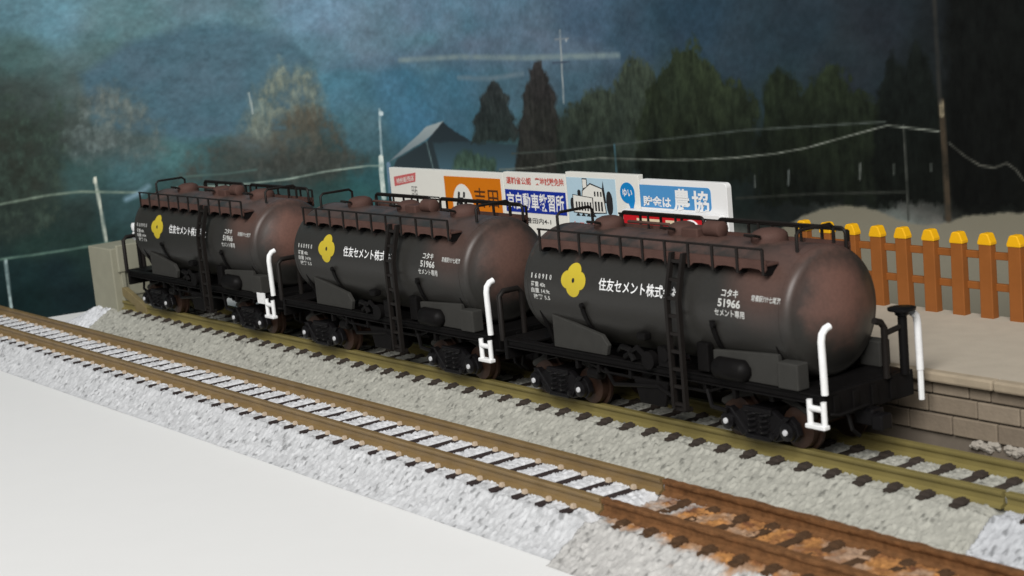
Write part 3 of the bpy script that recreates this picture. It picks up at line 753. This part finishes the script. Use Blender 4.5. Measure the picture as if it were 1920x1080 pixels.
# house picture and comma
b = billboard("pale blue board with a drawn white house and a blue comma mark", -78.7, -57.3, 9.0, 26.6)
quad(-78.5, -63.9, 14.6, 25.6, Y0, 0.06).build("pale_panel", M_pale, b)
def outl(pts, y, m1, m2, nm, t=0.28):
    A = np.array(pts); c = A.mean(0); B = A + (A - c) / np.linalg.norm(A - c, axis=1)[:, None] * t
    MB().prism([tuple(p) for p in B], y - 0.03, y).build(nm + "_outline", m2, b)
    MB().prism([tuple(p) for p in A], y - 0.06, y - 0.03).build(nm, m1, b)
def bush(x, z, w_, h):
    MB().prism([(x + w_ * (math.cos(R_(a)) * (1 + .12 * math.sin(5 * a))), z + h * math.sin(R_(a))) for a in range(0, 360, 24)], Y0 - 0.085, Y0 - 0.06).build("printed_bush", M_dark, b)
bush(-77.1, 20.4, 0.75, 1.3); bush(-66.0, 21.0, 1.0, 2.3); bush(-74.9, 22.6, 0.55, 0.7)
MB().prism([(-68.4, 21), (-67.5, 25.2), (-66.9, 21)], Y0 - 0.085, Y0 - 0.06).build("printed_tree", M_dark, b)
outl([(-74.2, 20.5), (-73.6, 23.1), (-71.3, 24.4), (-67.9, 23.6), (-67.2, 19.2), (-72, 19.0)], Y0 - 0.09, M_sign_white, M_dark, "printed_house")
outl([(-73.5, 23.6), (-73.5, 25.3), (-72.4, 25.3), (-72.4, 23.9)], Y0 - 0.08, M_sign_white, M_dark, "printed_chimney")
outl([(-76.6, 19.0), (-76.6, 22.2), (-70.9, 21.8), (-70.9, 18.8)], Y0 - 0.16, M_sign_white, M_dark, "printed_porch")
for x in np.arange(-75.9, -71.2, 0.85):
    quad(x, x + 0.42, 19.3, 21.0, Y0 - 0.23, 0.03).build("printed_window", M_dark, b)
for x in (-70.2, -69.3, -68.4):
    quad(x, x + 0.5, 19.4, 21.2, Y0 - 0.16, 0.03).build("printed_window", M_dark, b)
    quad(x, x + 0.4, 22.2, 23.1, Y0 - 0.16, 0.03).build("printed_window", M_dark, b)
for x in (-75.6, -74.0, -72.4, -70.8):
    MB().prism([(x - .7, 18.2), (x, 18.9), (x + .7, 18.2)], Y0 - 0.09, Y0 - 0.06).build("printed_bush", M_dark, b)
cm = [(-60.6 + 2.05 * math.cos(R_(a)), 23.2 + 1.95 * math.sin(R_(a))) for a in range(-10, 262, 12)]
cm += [(-60.4, 21.2), (-60.0, 20.3), (-60.6, 18.9), (-59.2, 20.2), (-58.6, 21.8)]
MB().prism(cm, Y0 - 0.06, Y0).build("comma_mark", M_comma, b)
letters(b, M_text_white, "ゆい", -61.9, 22.5, 2.7, 1.5, on_board(Y0 - 0.09), 0.02)
letters(b, M_text_red, "トヨタ町一丁目", -77.0, 15.2, 12.5, 2.0, on_board(Y0 - 0.09), 0.02)
# light blue board
b = billboard("light blue board with white lettering and a broad white right margin", -57.1, -34.2, 9.0, 25.9, r=0.9, mat_=M_sign_plastic)
rounded(-57.0, -38.2, 20.8, 24.9, 0.8, Y0, 0.06).build("light_blue_panel", M_sky, b)
quad(-57.0, -54.0, 20.8, 24.9, Y0 - 0.002, 0.06).build("light_blue_panel", M_sky, b)
letters(b, M_text_white, "貯金は", -56.2, 20.95, 7.6, 2.0, on_board(Y0 - 0.1), 0.03)
letters(b, M_text_white, "農", -47.9, 20.5, 4.4, 4.0, on_board(Y0 - 0.1), 0.03)
letters(b, M_text_white, "協", -43.0, 20.5, 4.3, 3.8, on_board(Y0 - 0.1), 0.03)
# red board standing just in front, lower
b = billboard("low red board in front of the light blue one, cream stripes and white lettering", -61.2, -34.6, 8.5, 20.4, y=40.6, r=0.7, mat_=M_sign_plastic)
Y1 = 40.6
quad(-60.6, -39.4, 9.0, 20.1, Y1, 0.06).build("red_panel", M_red, b)
for x in (-56.8, -48.9):
    quad(x, x + 6.4, 18.3, 18.95, Y1 - 0.06, 0.04).build("cream_stripe", M_cream, b)
for k, ch_ in enumerate("山丸醤油"):
    letters(b, M_text_white, ch_, -57.0 + 3.8 * k, 14.0, 3.2, 3.4, on_board(Y1 - 0.1), 0.03)
rg = MB()
pts = [(-42.2 + 2.3 * math.cos(R_(a)), 16.8 + 2.3 * math.sin(R_(a))) for a in range(0, 361, 12)]
rg.tube([(x_, Y1 - 0.1, z_) for x_, z_ in pts], 0.28, 6).build("ring_mark", M_text_white, b)

# ================================================================== TANK WAGONS
TR, TZ, TX = 8.6, 17.3, 25.6
TXR = 27.9
wg = thing("tank_wagon", "nearest black cement tank wagon, its right end with white handrails before the picket fence", "tank wagon", (0, 0, 0), "black cement tank wagons in a train")

# tank: shell and dished ends
def dish(sign):
    p = []
    for i in range(1, 9):
        a = R_(90 * i / 9)
        p.append((sign * ((TXR if sign > 0 else TX) + 1.3 * math.sin(a)), TR - 1.3 * (1 - math.cos(a))))
    r0 = p[-1][1]; x0 = p[-1][0]
    for i in range(1, 10):
        f = i / 9
        p.append((sign * (abs(x0) + 2.5 * (1 - (1 - f) ** 2)), max(r0 * (1 - f ** 1.0), 0.02)))
    return p
prof = list(reversed(dish(-1))) + [(-TX, TR), (-TX + 0.3, TR), (TXR - 0.3, TR), (TXR, TR)] + dish(1)
tank = MB().lathe(prof, 72, 'x', (0, 0, TZ)).build("tank", M_tank, wg, smooth=True, angle=60)
def on_tank(off):
    def f(x, z):
        d = z - TZ
        return (x, -math.sqrt(max((TR + off) ** 2 - d * d, 0.01)), z)
    return f
# raised seams where the dished ends meet the shell
for x in (-TX + 0.4, TXR - 0.4):
    MB().lathe([(x - 0.12, TR - .05), (x - 0.08, TR + 0.05), (x + 0.08, TR + 0.05), (x + 0.12, TR - .05)], 72, 'x', (0, 0, TZ)).build("end_seam", M_tank, tank, smooth=True)

# emblem: four rounded petals with a dark dot
def emblem():
    m = MB()
    n, k = 72, 5
    vs, fs = [], []
    pl = on_tank(0.06)
    cx, cz = -14.1, 19.35
    for j in range(k + 1):
        for i in range(n):
            a = 2 * math.pi * i / n
            petal = 0.76 + 0.24 * abs(math.cos(2 * a)) ** 0.8
            vert = abs(math.sin(a)) ** 8
            r = petal * (1 + 0.02 * vert)
            f = 0.03 + 0.97 * j / k
            vs.append(pl(cx + 2.85 * f * r * math.cos(a), cz + 2.4 * f * r * math.sin(a)))
    for j in range(k):
        for i in range(n):
            i2 = (i + 1) % n
            fs.append((j * n + i, j * n + i2, (j + 1) * n + i2, (j + 1) * n + i))
    fs.append(tuple(range(n)))
    return m.add(vs, fs)
emblem().build("emblem", M_yellow, tank)
pl = on_tank(0.10)
MB().add([pl(-14.1 + 0.3 * math.cos(R_(a)), 19.35 + 0.36 * math.sin(R_(a))) for a in range(0, 360, 30)], [tuple(range(12))]).build("emblem_dot", M_dark, tank)
pl = on_tank(0.07)
def L(txt, x, z, w_, h, bold=0.02, m=M_letter):
    text_mb(txt, x, z, w_, h, pl, bold).build("lettering", m, tank)
L("住友セメント株式会社", -8.2, 18.45, 17.2, 1.75, 0.012, M_white)
for k, d_ in enumerate("160910"):
    L(d_, -24.2 + 0.9 * k, 19.0, 0.25 if d_ == "1" else 0.45, 0.75, 0.03)
L("荷重 40t", -24.2, 17.75, 3.5, 0.78, 0.02)
L("自重 14.9t", -24.2, 16.8, 4.5, 0.78, 0.02)
L("換算 5.5", -23.8, 15.85, 4.0, 0.78, 0.02)
L("コタキ", 17.0, 19.75, 3.1, 1.0, 0.025)
L("51966", 16.5, 18.4, 4.2, 1.1, 0.03)
L("セメント専用", 15.9, 17.15, 5.6, 1.0, 0.02)
L("常備駅ｸﾘｹ七尾港", 22.6, 19.6, 5.2, 0.8, 0.01)

# hatches on the roof
for x, r in ((-15.8, 2.3), (0.4, 2.1), (17.6, 2.5)):
    h = MB().lathe([(24.6, r), (26.2, r), (26.7, r * 0.97), (27.1, r * 0.82), (27.4, r * 0.5), (27.5, 0.05)], 24, 'z', (x, 0.6, 0)).build("hatch", M_deck, tank, smooth=True, angle=50)
    for k in range(6):
        a = R_(60 * k + 20)
    MB().tube([(x - 0.9, -r * 0.8, 26.7), (x - 0.9, -r - 0.5, 27.0), (x + 0.9, -r - 0.5, 27.0), (x + 0.9, -r * 0.8, 26.7)], 0.22, 6).build("hatch_handle", M_rail_black, tank, smooth=True)
MB().lathe([(-1.6, 0.9), (-1.4, 1.15), (1.4, 1.15), (1.6, 0.9)], 16, 'x', (7.5, 0.3, 26.8)).build("valve_box", M_deck, tank, smooth=True)
MB().box(2.5, 5.8, -1.6, 1.6, 25.4, 27.0).build("valve_box", M_deck, tank, bevel=0.2)
MB().tube([(-12, 1.2, 26.6), (-12, 1.2, 26.7), (-3, 1.2, 26.7), (-3, 1.2, 26.6)], 0.25, 6).build("roof_pipe", M_deck, tank, smooth=True)

# walkways along both sides with brackets, posts and a low rail
XA_, XB_ = -22.3, 25.2
for sgn in (-1, 1):
    ya, yb = sgn * 5.5, sgn * 7.9
    wk = MB().box(XA_, XB_, min(ya, yb), max(ya, yb), 24.15, 24.5).build("walkway", M_deck, wg, bevel=0.08)
    fa = MB()
    n = 10
    pitch = (XB_ - XA_ - 0.8) / n
    # scalloped fascia along the outer edge
    out = []
    for i in range(n):
        x0 = XA_ + 0.4 + i * pitch
        out += [(x0, 23.2), (x0 + 0.25, 23.35), (x0 + 0.8, 23.75), (x0 + pitch * .5, 23.85), (x0 + pitch - 0.8, 23.75), (x0 + pitch - 0.25, 23.35)]
    out.append((XB_ - 0.4, 23.2))
    fa.prism([(XA_, 23.7)] + out + [(XB_, 23.7), (XB_, 24.95), (XA_, 24.95)], yb - 0.11 * sgn - 0.1, yb - 0.11 * sgn + 0.12)
    fa.build("walkway_edge", M_deck, wk)
    for i in range(n + 1):
        x = XA_ + 0.4 + i * pitch
        z1 = 26.4
        MB().tube([(x, yb + 0.05 * sgn, 23.1), (x, yb + 0.05 * sgn, z1)], 0.23, 6).build("railing_post", M_rail_black, wk, smooth=True)
        MB().prism([(x - .16, 24.2), (x + .16, 24.2), (x + .16, 22.9), (x - .16, 22.9)], *sorted((ya * 1.0, yb - 0.3 * sgn))).build("bracket", M_black, wk)
    MB().tube([(XA_, yb + .05 * sgn, 26.4), (XB_ - 0.4, yb + .05 * sgn, 26.4)], 0.16, 6).build("low_rail", M_rail_black, wk, smooth=True)
# tall hoop rails on the far side and at both ends
def hoop(x0, x1, y, zt, zb, r=0.27, c=0.9):
    p = [(x0, zb)] + [(a, b) for a, b in reversed(arc(x0 + c, zt - c, c, 90, 180, 5))] + [(a, b) for a, b in reversed(arc(x1 - c, zt - c, c, 0, 90, 5))] + [(x1, zb)]
    return MB().tube([(a, y, b) for a, b in p], r, 7)
for x0, x1 in ((-20.0, -1.6), (1.4, 25.6)):
    h = hoop(x0, x1, 6.6, 27.0, 24.3, 0.24).build("hoop_rail", M_rail_black, wg, smooth=True)
    for k in (1, 2):
        x = x0 + (x1 - x0) * k / 3
        MB().tube([(x, 6.6, 24.3), (x, 6.6, 26.9)], 0.2, 6).build("hoop_post", M_rail_black, h, smooth=True)
for x in (-23.4, 26.3):
    p = [(-3.2, 25.5), (-3.2, 27.6), (-2.6, 28.1), (3.0, 28.1), (3.6, 27.6), (3.6, 25.5)]
    MB().tube([(x, a, b) for a, b in p], 0.24, 7).build("end_hoop", M_rail_black, wg, smooth=True)

# ladder on the near side (and one on the far side)
for sgn in (-1, 1):
    lad = None
    def ly(z):
        if z > 19: return 9.75 - (z - 19) / 6 * 1.5
        return 9.75
    st = MB()
    for dx in (-1.15, 1.15):
        pts = [(9.0 + dx, sgn * ly(z), z) for z in (25.0, 22, 19, 14, 9, 3.6)]
        for a, b in zip(pts[:-1], pts[1:]):
            st.add(*(lambda A, B: ([(A[0] - .27, A[1] - .34, A[2]), (A[0] + .27, A[1] - .34, A[2]), (A[0] + .27, A[1] + .34, A[2]), (A[0] - .27, A[1] + .34, A[2]),
                                    (B[0] - .27, B[1] - .34, B[2]), (B[0] + .27, B[1] - .34, B[2]), (B[0] + .27, B[1] + .34, B[2]), (B[0] - .27, B[1] + .34, B[2])],
                                   [(0, 1, 2, 3), (7, 6, 5, 4), (0, 4, 5, 1), (1, 5, 6, 2), (2, 6, 7, 3), (3, 7, 4, 0)]))(a, b))
    lad = st.build("ladder", M_rail_black, wg)
    for k in range(9):
        z = 4.3 + 2.45 * k
        MB().box(8.1, 9.9, sgn * ly(z) - .22, sgn * ly(z) + .22, z - 0.22, z + 0.22).build("rung", M_rail_black, lad)
    MB().box(7.7, 10.3, sgn * 9.2 - .5, sgn * 9.2 + .5, 3.3, 3.9).build("ladder_foot", M_rail_black, lad)

# underframe
fr = MB()
for sgn in (-1, 1):
    y0, y1 = sorted((sgn * 7.3, sgn * 8.0))
    fr.box(-32.4, 33.6, y0, y1, 7.5, 8.35)
    y0, y1 = sorted((sgn * 6.9, sgn * 8.3))
    fr.box(-32.4, 33.6, y0, y1, 8.35, 8.6)
    fr.box(-32.4, 33.6, y0, y1, 7.25, 7.5)
fr.box(-31, 32, -1.6, 1.6, 5.0, 8.0)
for x in (-24, -13, -4, 5, 14, 24):
    fr.box(x - .4, x + .4, -7.3, 7.3, 6.2, 8.2)
frame = fr.build("underframe", M_black, wg, bevel=0.1)
for sgn, xe in ((1, 34.4), (-1, -33.2)):
    x0, x1 = sorted((xe - sgn * 0.8, xe))
    MB().box(x0, x1, -8.3, 8.3, 5.3, 8.7).build("end_beam", M_black, frame, bevel=0.12)
    x0, x1 = sorted((xe - sgn * 0.85, xe - sgn * 6.5))
    MB().box(x0, x1, -6.8, 6.8, 8.32, 8.7).build("end_platform", M_black, frame, bevel=0.08)
for k in range(4):
    y = -6.9 + 3.5 * k
    MB().box(34.4, 34.7, y, y + 1.0, 5.7, 8.3).build("beam_rib", M_black, frame, bevel=0.08)
for sgn in (-1, 1):
    MB().tube([(-13, sgn * 7.7, 7.2), (-9.5, sgn * 7.7, 6.1), (12.5, sgn * 7.7, 6.1), (15.5, sgn * 7.7, 7.2)], 0.22, 6).build("brake_pipe", M_black, frame, smooth=True)
for x in (-15.5, -10.5, -3.4, 2.6, 12.2, 17.8):
    MB().box(x - 0.3, x + 0.3, -8.05, -7.25, 5.9, 7.3).build("pipe_hanger", M_black, frame, bevel=0.08)
MB().lathe([(-1.3, 0.5), (-1.1, 0.8), (1.1, 0.8), (1.3, 0.5)], 14, 'x', (-12.2, -7.2, 5.4)).build("brake_valve", M_black, frame, smooth=True)
# saddles under the tank, seen as dusty grey plates at the sides
for sgn in (-1, 1):
    y0, y1 = sorted((sgn * 7.2, sgn * 7.95))
    MB().prism([(-20.6, 8.65), (-8.4, 8.65), (-7.9, 10.2), (-9.2, 11.6), (-20.6, 13.6)], y0, y1).build("saddle_plate", M_grey, frame, bevel=0.12)
    MB().prism([(14.3, 8.65), (26.4, 8.65), (26.4, 12.9), (14.3, 12.2)], y0, y1).build("saddle_plate", M_grey, frame, bevel=0.12)
    y0, y1 = sorted((sgn * 6.6, sgn * 8.7))
    MB().box(26.8, 30.4, y0, y1, 8.7, 12.2).build("equipment_box", M_grey, frame, bevel=0.2)
MB().box(-22, -19, -6.5, 6.5, 8.6, 12.5).build("saddle", M_black, frame)
MB().box(20, 24, -6.5, 6.5, 8.6, 12.5).build("saddle", M_black, frame)
for x in (-23.5, 26.2):
    for sgn in (-1, 1):
        MB().tube([(x, sgn * 5.5, 8.5), (x, sgn * 7.6, 14.0)], 0.4, 6).build("saddle_stay", M_black, frame, smooth=True)
# hold-down straps on the tank flanks
def strap(x, z0, z1, sgn):
    m = MB()
    if True:
        P = []
        for k in range(7):
            z = z0 + (z1 - z0) * k / 6
            y = math.sqrt((TR + 0.1) ** 2 - (z - TZ) ** 2)
            P.append((x, sgn * y, z))
        for a, b in zip(P[:-1], P[1:]):
            m.add([(a[0] - .42, a[1], a[2]), (a[0] + .42, a[1], a[2]), (b[0] + .42, b[1], b[2]), (b[0] - .42, b[1], b[2]),
                   (a[0] - .42, a[1] + sgn * .25, a[2]), (a[0] + .42, a[1] + sgn * .25, a[2]), (b[0] + .42, b[1] + sgn * .25, b[2]), (b[0] - .42, b[1] + sgn * .25, b[2])],
                  [(0, 1, 2, 3), (7, 6, 5, 4), (0, 4, 5, 1), (1, 5, 6, 2), (2, 6, 7, 3), (3, 7, 4, 0)])
    return m
for x, a, b in ((-12.2, 11.0, 15.6), (15.4, 11.0, 16.4)):
    for sgn in (-1, 1):
        strap(x, a, b, sgn).build("tank_strap", M_black, tank)
for x in (-12.2, 15.4):
    MB().lathe([(-8.95, 0.45), (-9.35, 0.38), (-9.4, 0.02)], 10, 'y', (x + 0.3, 0.15, 15.9)).build("strap_bolt", M_black, tank, smooth=True)
# brake cylinder and reservoir, hoppers, pipes and levers in the middle
MB().lathe([(15.2, 1.2), (15.6, 1.5), (20.4, 1.5), (20.8, 1.2), (21.4, 0.5)], 20, 'x', (0, -8.2, 10.0)).build("brake_cylinder", M_black, frame, smooth=True, angle=50)
MB().lathe([(-3.0, 1.2), (-2.4, 1.9), (3.0, 1.9), (3.6, 1.2)], 20, 'x', (1.0, -5.2, 4.2)).build("air_reservoir", M_black, frame, smooth=True, angle=50)
for x in (-6.0, 6.0):
    MB().prism([(x - 3, 9.4), (x + 3, 9.4), (x + 1.3, 4.0), (x - 1.3, 4.0)], -2.4, 2.4).build("discharge_hopper", M_black, frame, bevel=0.2)
cl = MB()
cl.tube([(-6.5, -7.0, 9.4), (-4.2, -8.3, 10.6), (-2.4, -8.5, 10.4), (-1.5, -8.5, 8.9)], 0.45, 8)
cl.tube([(-3.6, -8.4, 9.2), (-0.6, -8.6, 10.9), (1.5, -8.6, 9.6)], 0.4, 8)
cl.build("discharge_pipe", M_black, frame, smooth=True)
MB().lathe([(-9.2, 1.3), (-8.2, 1.3), (-8.1, 0.6)], 16, 'y', (1.9, 0.2, 9.4)).build("hand_wheel", M_black, frame, smooth=True)
MB().lathe([(-9.1, 1.0), (-8.0, 1.0), (-7.9, 0.6)], 16, 'y', (5.2, 0.2, 10.6)).build("hand_wheel", M_black, frame, smooth=True)
MB().box(3.6, 6.4, -8.6, -7.2, 8.7, 11.6).build("equipment_box", M_black, frame, bevel=0.2)
MB().box(11.4, 13.6, -8.3, -7.0, 9.0, 13.0).build("equipment_box", M_black, frame, bevel=0.2)
MB().tube([(-9.5, -7.4, 6.6), (-6.8, -8.2, 4.7), (2.8, -8.2, 5.7), (5.6, -7.8, 4.4)], 0.3, 6).build("brake_lever", M_black, frame, smooth=True)
MB().prism([(-2.6, 6.4), (4.8, 6.4), (3.8, 2.7), (-1.4, 2.7)], -8.1, -7.5).build("brake_bracket", M_black, frame, bevel=0.15)
MB().tube([(12.5, -7.8, 6.5), (13.4, -8.0, 4.3), (16.2, -7.8, 4.0)], 0.35, 6).build("brake_lever", M_black, frame, smooth=True)
MB().box(-0.6, 1.2, -8.7, -7.3, 12.0, 13.1).build("drain_cock", M_black, frame, bevel=0.25)

# bogies: cast side frames, springs, axle boxes, wheelsets
def bogie(cx):
    sf = MB()
    for sgn in (-1, 1):
        y0, y1 = sorted((sgn * 6.1, sgn * 7.1))
        outer = [(-7.1, 2.2), (-6.6, 3.7), (-5.5, 4.5), (-4.3, 3.9), (-2.6, 4.9), (2.6, 4.9), (4.3, 3.9), (5.5, 4.5), (6.6, 3.7), (7.1, 2.2), (6.2, 1.2), (4.8, 1.3), (3.0, 0.75), (-3.0, 0.75), (-4.8, 1.3), (-6.2, 1.2)]
        sf.prism([(cx + a, b) for a, b in outer], y0, y1)
        y0, y1 = sorted((sgn * 6.9, sgn * 7.5))
        sf.prism([(cx - 6.0, 4.5), (cx - 4.9, 4.5), (cx - 1.9, 1.3), (cx - 3.0, 0.9)], y0, y1)
        sf.prism([(cx + 6.0, 4.5), (cx + 4.9, 4.5), (cx + 1.9, 1.3), (cx + 3.0, 0.9)], y0, y1)
        sf.box(cx - 2.6, cx + 2.6, y0, y1, 4.3, 5.1)
        sf.box(cx - 2.4, cx + 2.4, y0, y1, 0.7, 1.35)
    sf.box(cx - 1.8, cx + 1.8, -6.6, 6.6, 3.2, 5.0)
    b = sf.build("bogie", M_bogie, wg, bevel=0.14)
    for ax in (-5.5, 5.5):
        prof = [(-6.1, 0.3), (-6.0, 0.9), (-5.7, 0.9), (-5.6, 2.2), (-5.45, 2.72), (-4.35, 2.8), (-4.3, 3.3), (-3.85, 3.3), (-3.8, 0.6),
                (3.8, 0.6), (3.85, 3.3), (4.3, 3.3), (4.35, 2.8), (5.45, 2.72), (5.6, 2.2), (5.7, 0.9), (6.0, 0.9), (6.1, 0.3)]
        MB().lathe(prof, 32, 'y', (cx + ax, 0, 2.75)).build("wheelset", M_wheel, b, smooth=True, angle=40)
        for sgn in (-1, 1):
            o = MB().lathe([(sgn * 7.0, 1.25), (sgn * 7.7, 1.2), (sgn * 7.85, 0.95), (sgn * 7.86, 0.05)], 18, 'y', (cx + ax, 0, 2.6)).build("axle_box", M_bogie, b, smooth=True, angle=40)
            MB().lathe([(sgn * 7.86, 0.42), (sgn * 8.05, 0.38), (sgn * 8.1, 0.02)], 12, 'y', (cx + ax, 0, 2.6)).build("axle_glint", M_axle_glint, b, smooth=True)  # small pale disc, a painted highlight on the axle box
    for sx in (-1.1, 1.1):
        for sgn in (-1, 1):
            m = MB()
            pts = [(cx + sx + 0.75 * math.cos(t * 0.7), sgn * 6.95 + 0.6 * math.sin(t * 0.7), 1.35 + 3.0 * t / 36) for t in range(37)]
            m.tube(pts, 0.22, 5)
            m.build("coil_spring", M_bogie, b, smooth=True)
    for sgn in (-1, 1):
        MB().lathe([(sgn * 7.4, 0.5), (sgn * 7.75, 0.45), (sgn * 7.8, 0.05)], 10, 'y', (cx + 2.9, 0, 1.6)).build("spring_bolt", M_axle_glint if False else M_bogie, b, smooth=True)
    for sx in (-1, 1):
        MB().tube([(cx + sx * 2.6, -5.0, 6.3), (cx + sx * 5.6, -5.2, 5.7), (cx + sx * 8.4, -5.2, 4.4)], 0.5, 6).build("brake_rigging", M_grey, b, smooth=True)
for cx in (-21.25, 21.25):
    bogie(cx)

# right end: white handrail and step on the near side, brake column and railings on the far side
RX = 34.6
MB().tube([(RX, -8.35, 8.8), (RX, -8.4, 12.4), (RX, -8.45, 15.6), (RX + 0.05, -8.3, 16.5), (RX + 0.15, -7.8, 17.1), (RX + 0.25, -7.1, 17.35)], 0.48, 10).build("white_handrail", M_white, wg, smooth=True, angle=70)
stp = MB()
for x in (32.1, 34.5):
    stp.tube([(x, -8.6, 8.0 if x < 33 else 7.9), (x, -8.6, 4.9)], 0.4, 8)
stp.tube([(32.1, -8.6, 6.9), (34.5, -8.6, 6.9)], 0.42, 8)
stp.build("white_step", M_white, wg, smooth=True, angle=60)
MB().box(31.6, 34.95, -9.2, -8.1, 4.35, 4.95).build("step_tread", M_white, wg, bevel=0.15)
MB().tube([(RX + .5, 8.9, 8.6), (RX + .5, 8.8, 14.8), (RX + .5, 8.6, 15.8), (RX + .4, 8.0, 16.3)], 0.5, 10).build("white_handrail", M_white, wg, smooth=True, angle=70)
MB().tube([(RX + .5, 8.9, 8.6), (RX + .5, 8.9, 4.6)], 0.4, 8).build("white_step", M_white, wg, smooth=True)
bc = MB().tube([(RX + 0.1, 6.4, 8.5), (RX + 0.1, 6.4, 16.4)], 0.62, 10).build("brake_column", M_black, wg, smooth=True, angle=50)
MB().lathe([(16.1, 0.6), (16.3, 0.9), (16.8, 1.0), (16.9, 1.8), (17.2, 1.85), (17.25, 1.3), (17.3, 0.1)], 24, 'z', (RX + 0.1, 6.4, 0)).build("brake_wheel", M_bogie, bc, smooth=True, angle=40)
er = MB().tube([(RX, 3.0, 8.6), (RX, 3.0, 15.2), (RX, 2.4, 16.0), (RX, 1.2, 16.4)], 0.45, 8).build("end_railing", M_rail_black, wg, smooth=True, angle=60)
MB().tube([(RX, 3.0, 14.4), (RX, 6.4, 14.8)], 0.4, 8).build("cross_bar", M_rail_black, er, smooth=True, angle=60)
for s_ in (-1, 1):
    MB().tube([(-33.4, s_ * 8.2, 8.2), (-33.4, s_ * 8.2, 15.2), (-33.4, s_ * 7.4, 15.9), (-33.4, s_ * 4.6, 15.9), (-33.4, s_ * 3.9, 15.2), (-33.4, s_ * 3.9, 8.2)], 0.45, 8).build("end_railing", M_rail_black, wg, smooth=True, angle=60)
# couplers and the buffer-beam clutter
for sgn, xe in ((1, 34.4), (-1, -33.2)):
    cp = MB()
    x0, x1 = sorted((xe - sgn * 2, xe + sgn * 1.2))
    cp.box(x0, x1, -1.1, 1.1, 3.2, 5.4)
    x0, x1 = sorted((xe + sgn * 1.2, xe + sgn * (3.4 if sgn < 0 else 3.0)))
    cp.box(x0, x1, -1.5 if sgn > 0 else -0.6, 0.6 if sgn > 0 else 1.5, 2.9, 5.0)
    cp.build("coupler", M_bogie, wg, bevel=0.25)
    MB().tube([(xe + sgn * .2, -4.5, 5.6), (xe + sgn * .8, -4.5, 3.6), (xe + sgn * 1.0, -3.4, 2.6)], 0.3, 6).build("brake_hose", M_black, wg, smooth=True)
    MB().tube([(xe + sgn * .3, -7.8, 6.2), (xe + sgn * .9, -6.8, 6.0), (xe + sgn * .9, -1.5, 6.2)], 0.22, 6).build("uncoupling_lever", M_black, wg, smooth=True)

PITCH = 71.0
w2 = dup(wg, (-PITCH, 0, 0), "middle black cement tank wagon, coupled between two others, its yellow emblem left of the ladder")
w3 = dup(wg, (-2 * PITCH, 0, 0), "farthest and leftmost black cement tank wagon, browner walkway, beside the concrete buffer stop")
# the last wagon alone carries a white tail marker on its left end and a white card by the step
MB().tube([(-34.2, -4.4, 8.2), (-34.2, -4.4, 17.6)], 0.5, 8).build("tail_marker_post", M_black, w3, smooth=True)
for z in (15.7, 17.7):
    MB().lathe([(-5.4, 0.3), (-5.2, 0.95), (-4.2, 0.95), (-4.0, 0.3)], 16, 'y', (-34.2, 0, z)).build("tail_marker", M_white, w3, smooth=True)
MB().box(28.6, 31.4, -8.75, -8.45, 6.9, 9.0).build("white_card", M_white, w3)

def weather(root, amount):
    st = [root]
    ch = {}
    for o in bpy.data.objects:
        if o.parent: ch.setdefault(o.parent.name, []).append(o)
    while st:
        o = st.pop()
        o.color = (amount,) * 3 + (1,)
        st += ch.get(o.name, [])
weather(wg, 0.9); weather(w2, 0.7); weather(w3, 1.0)
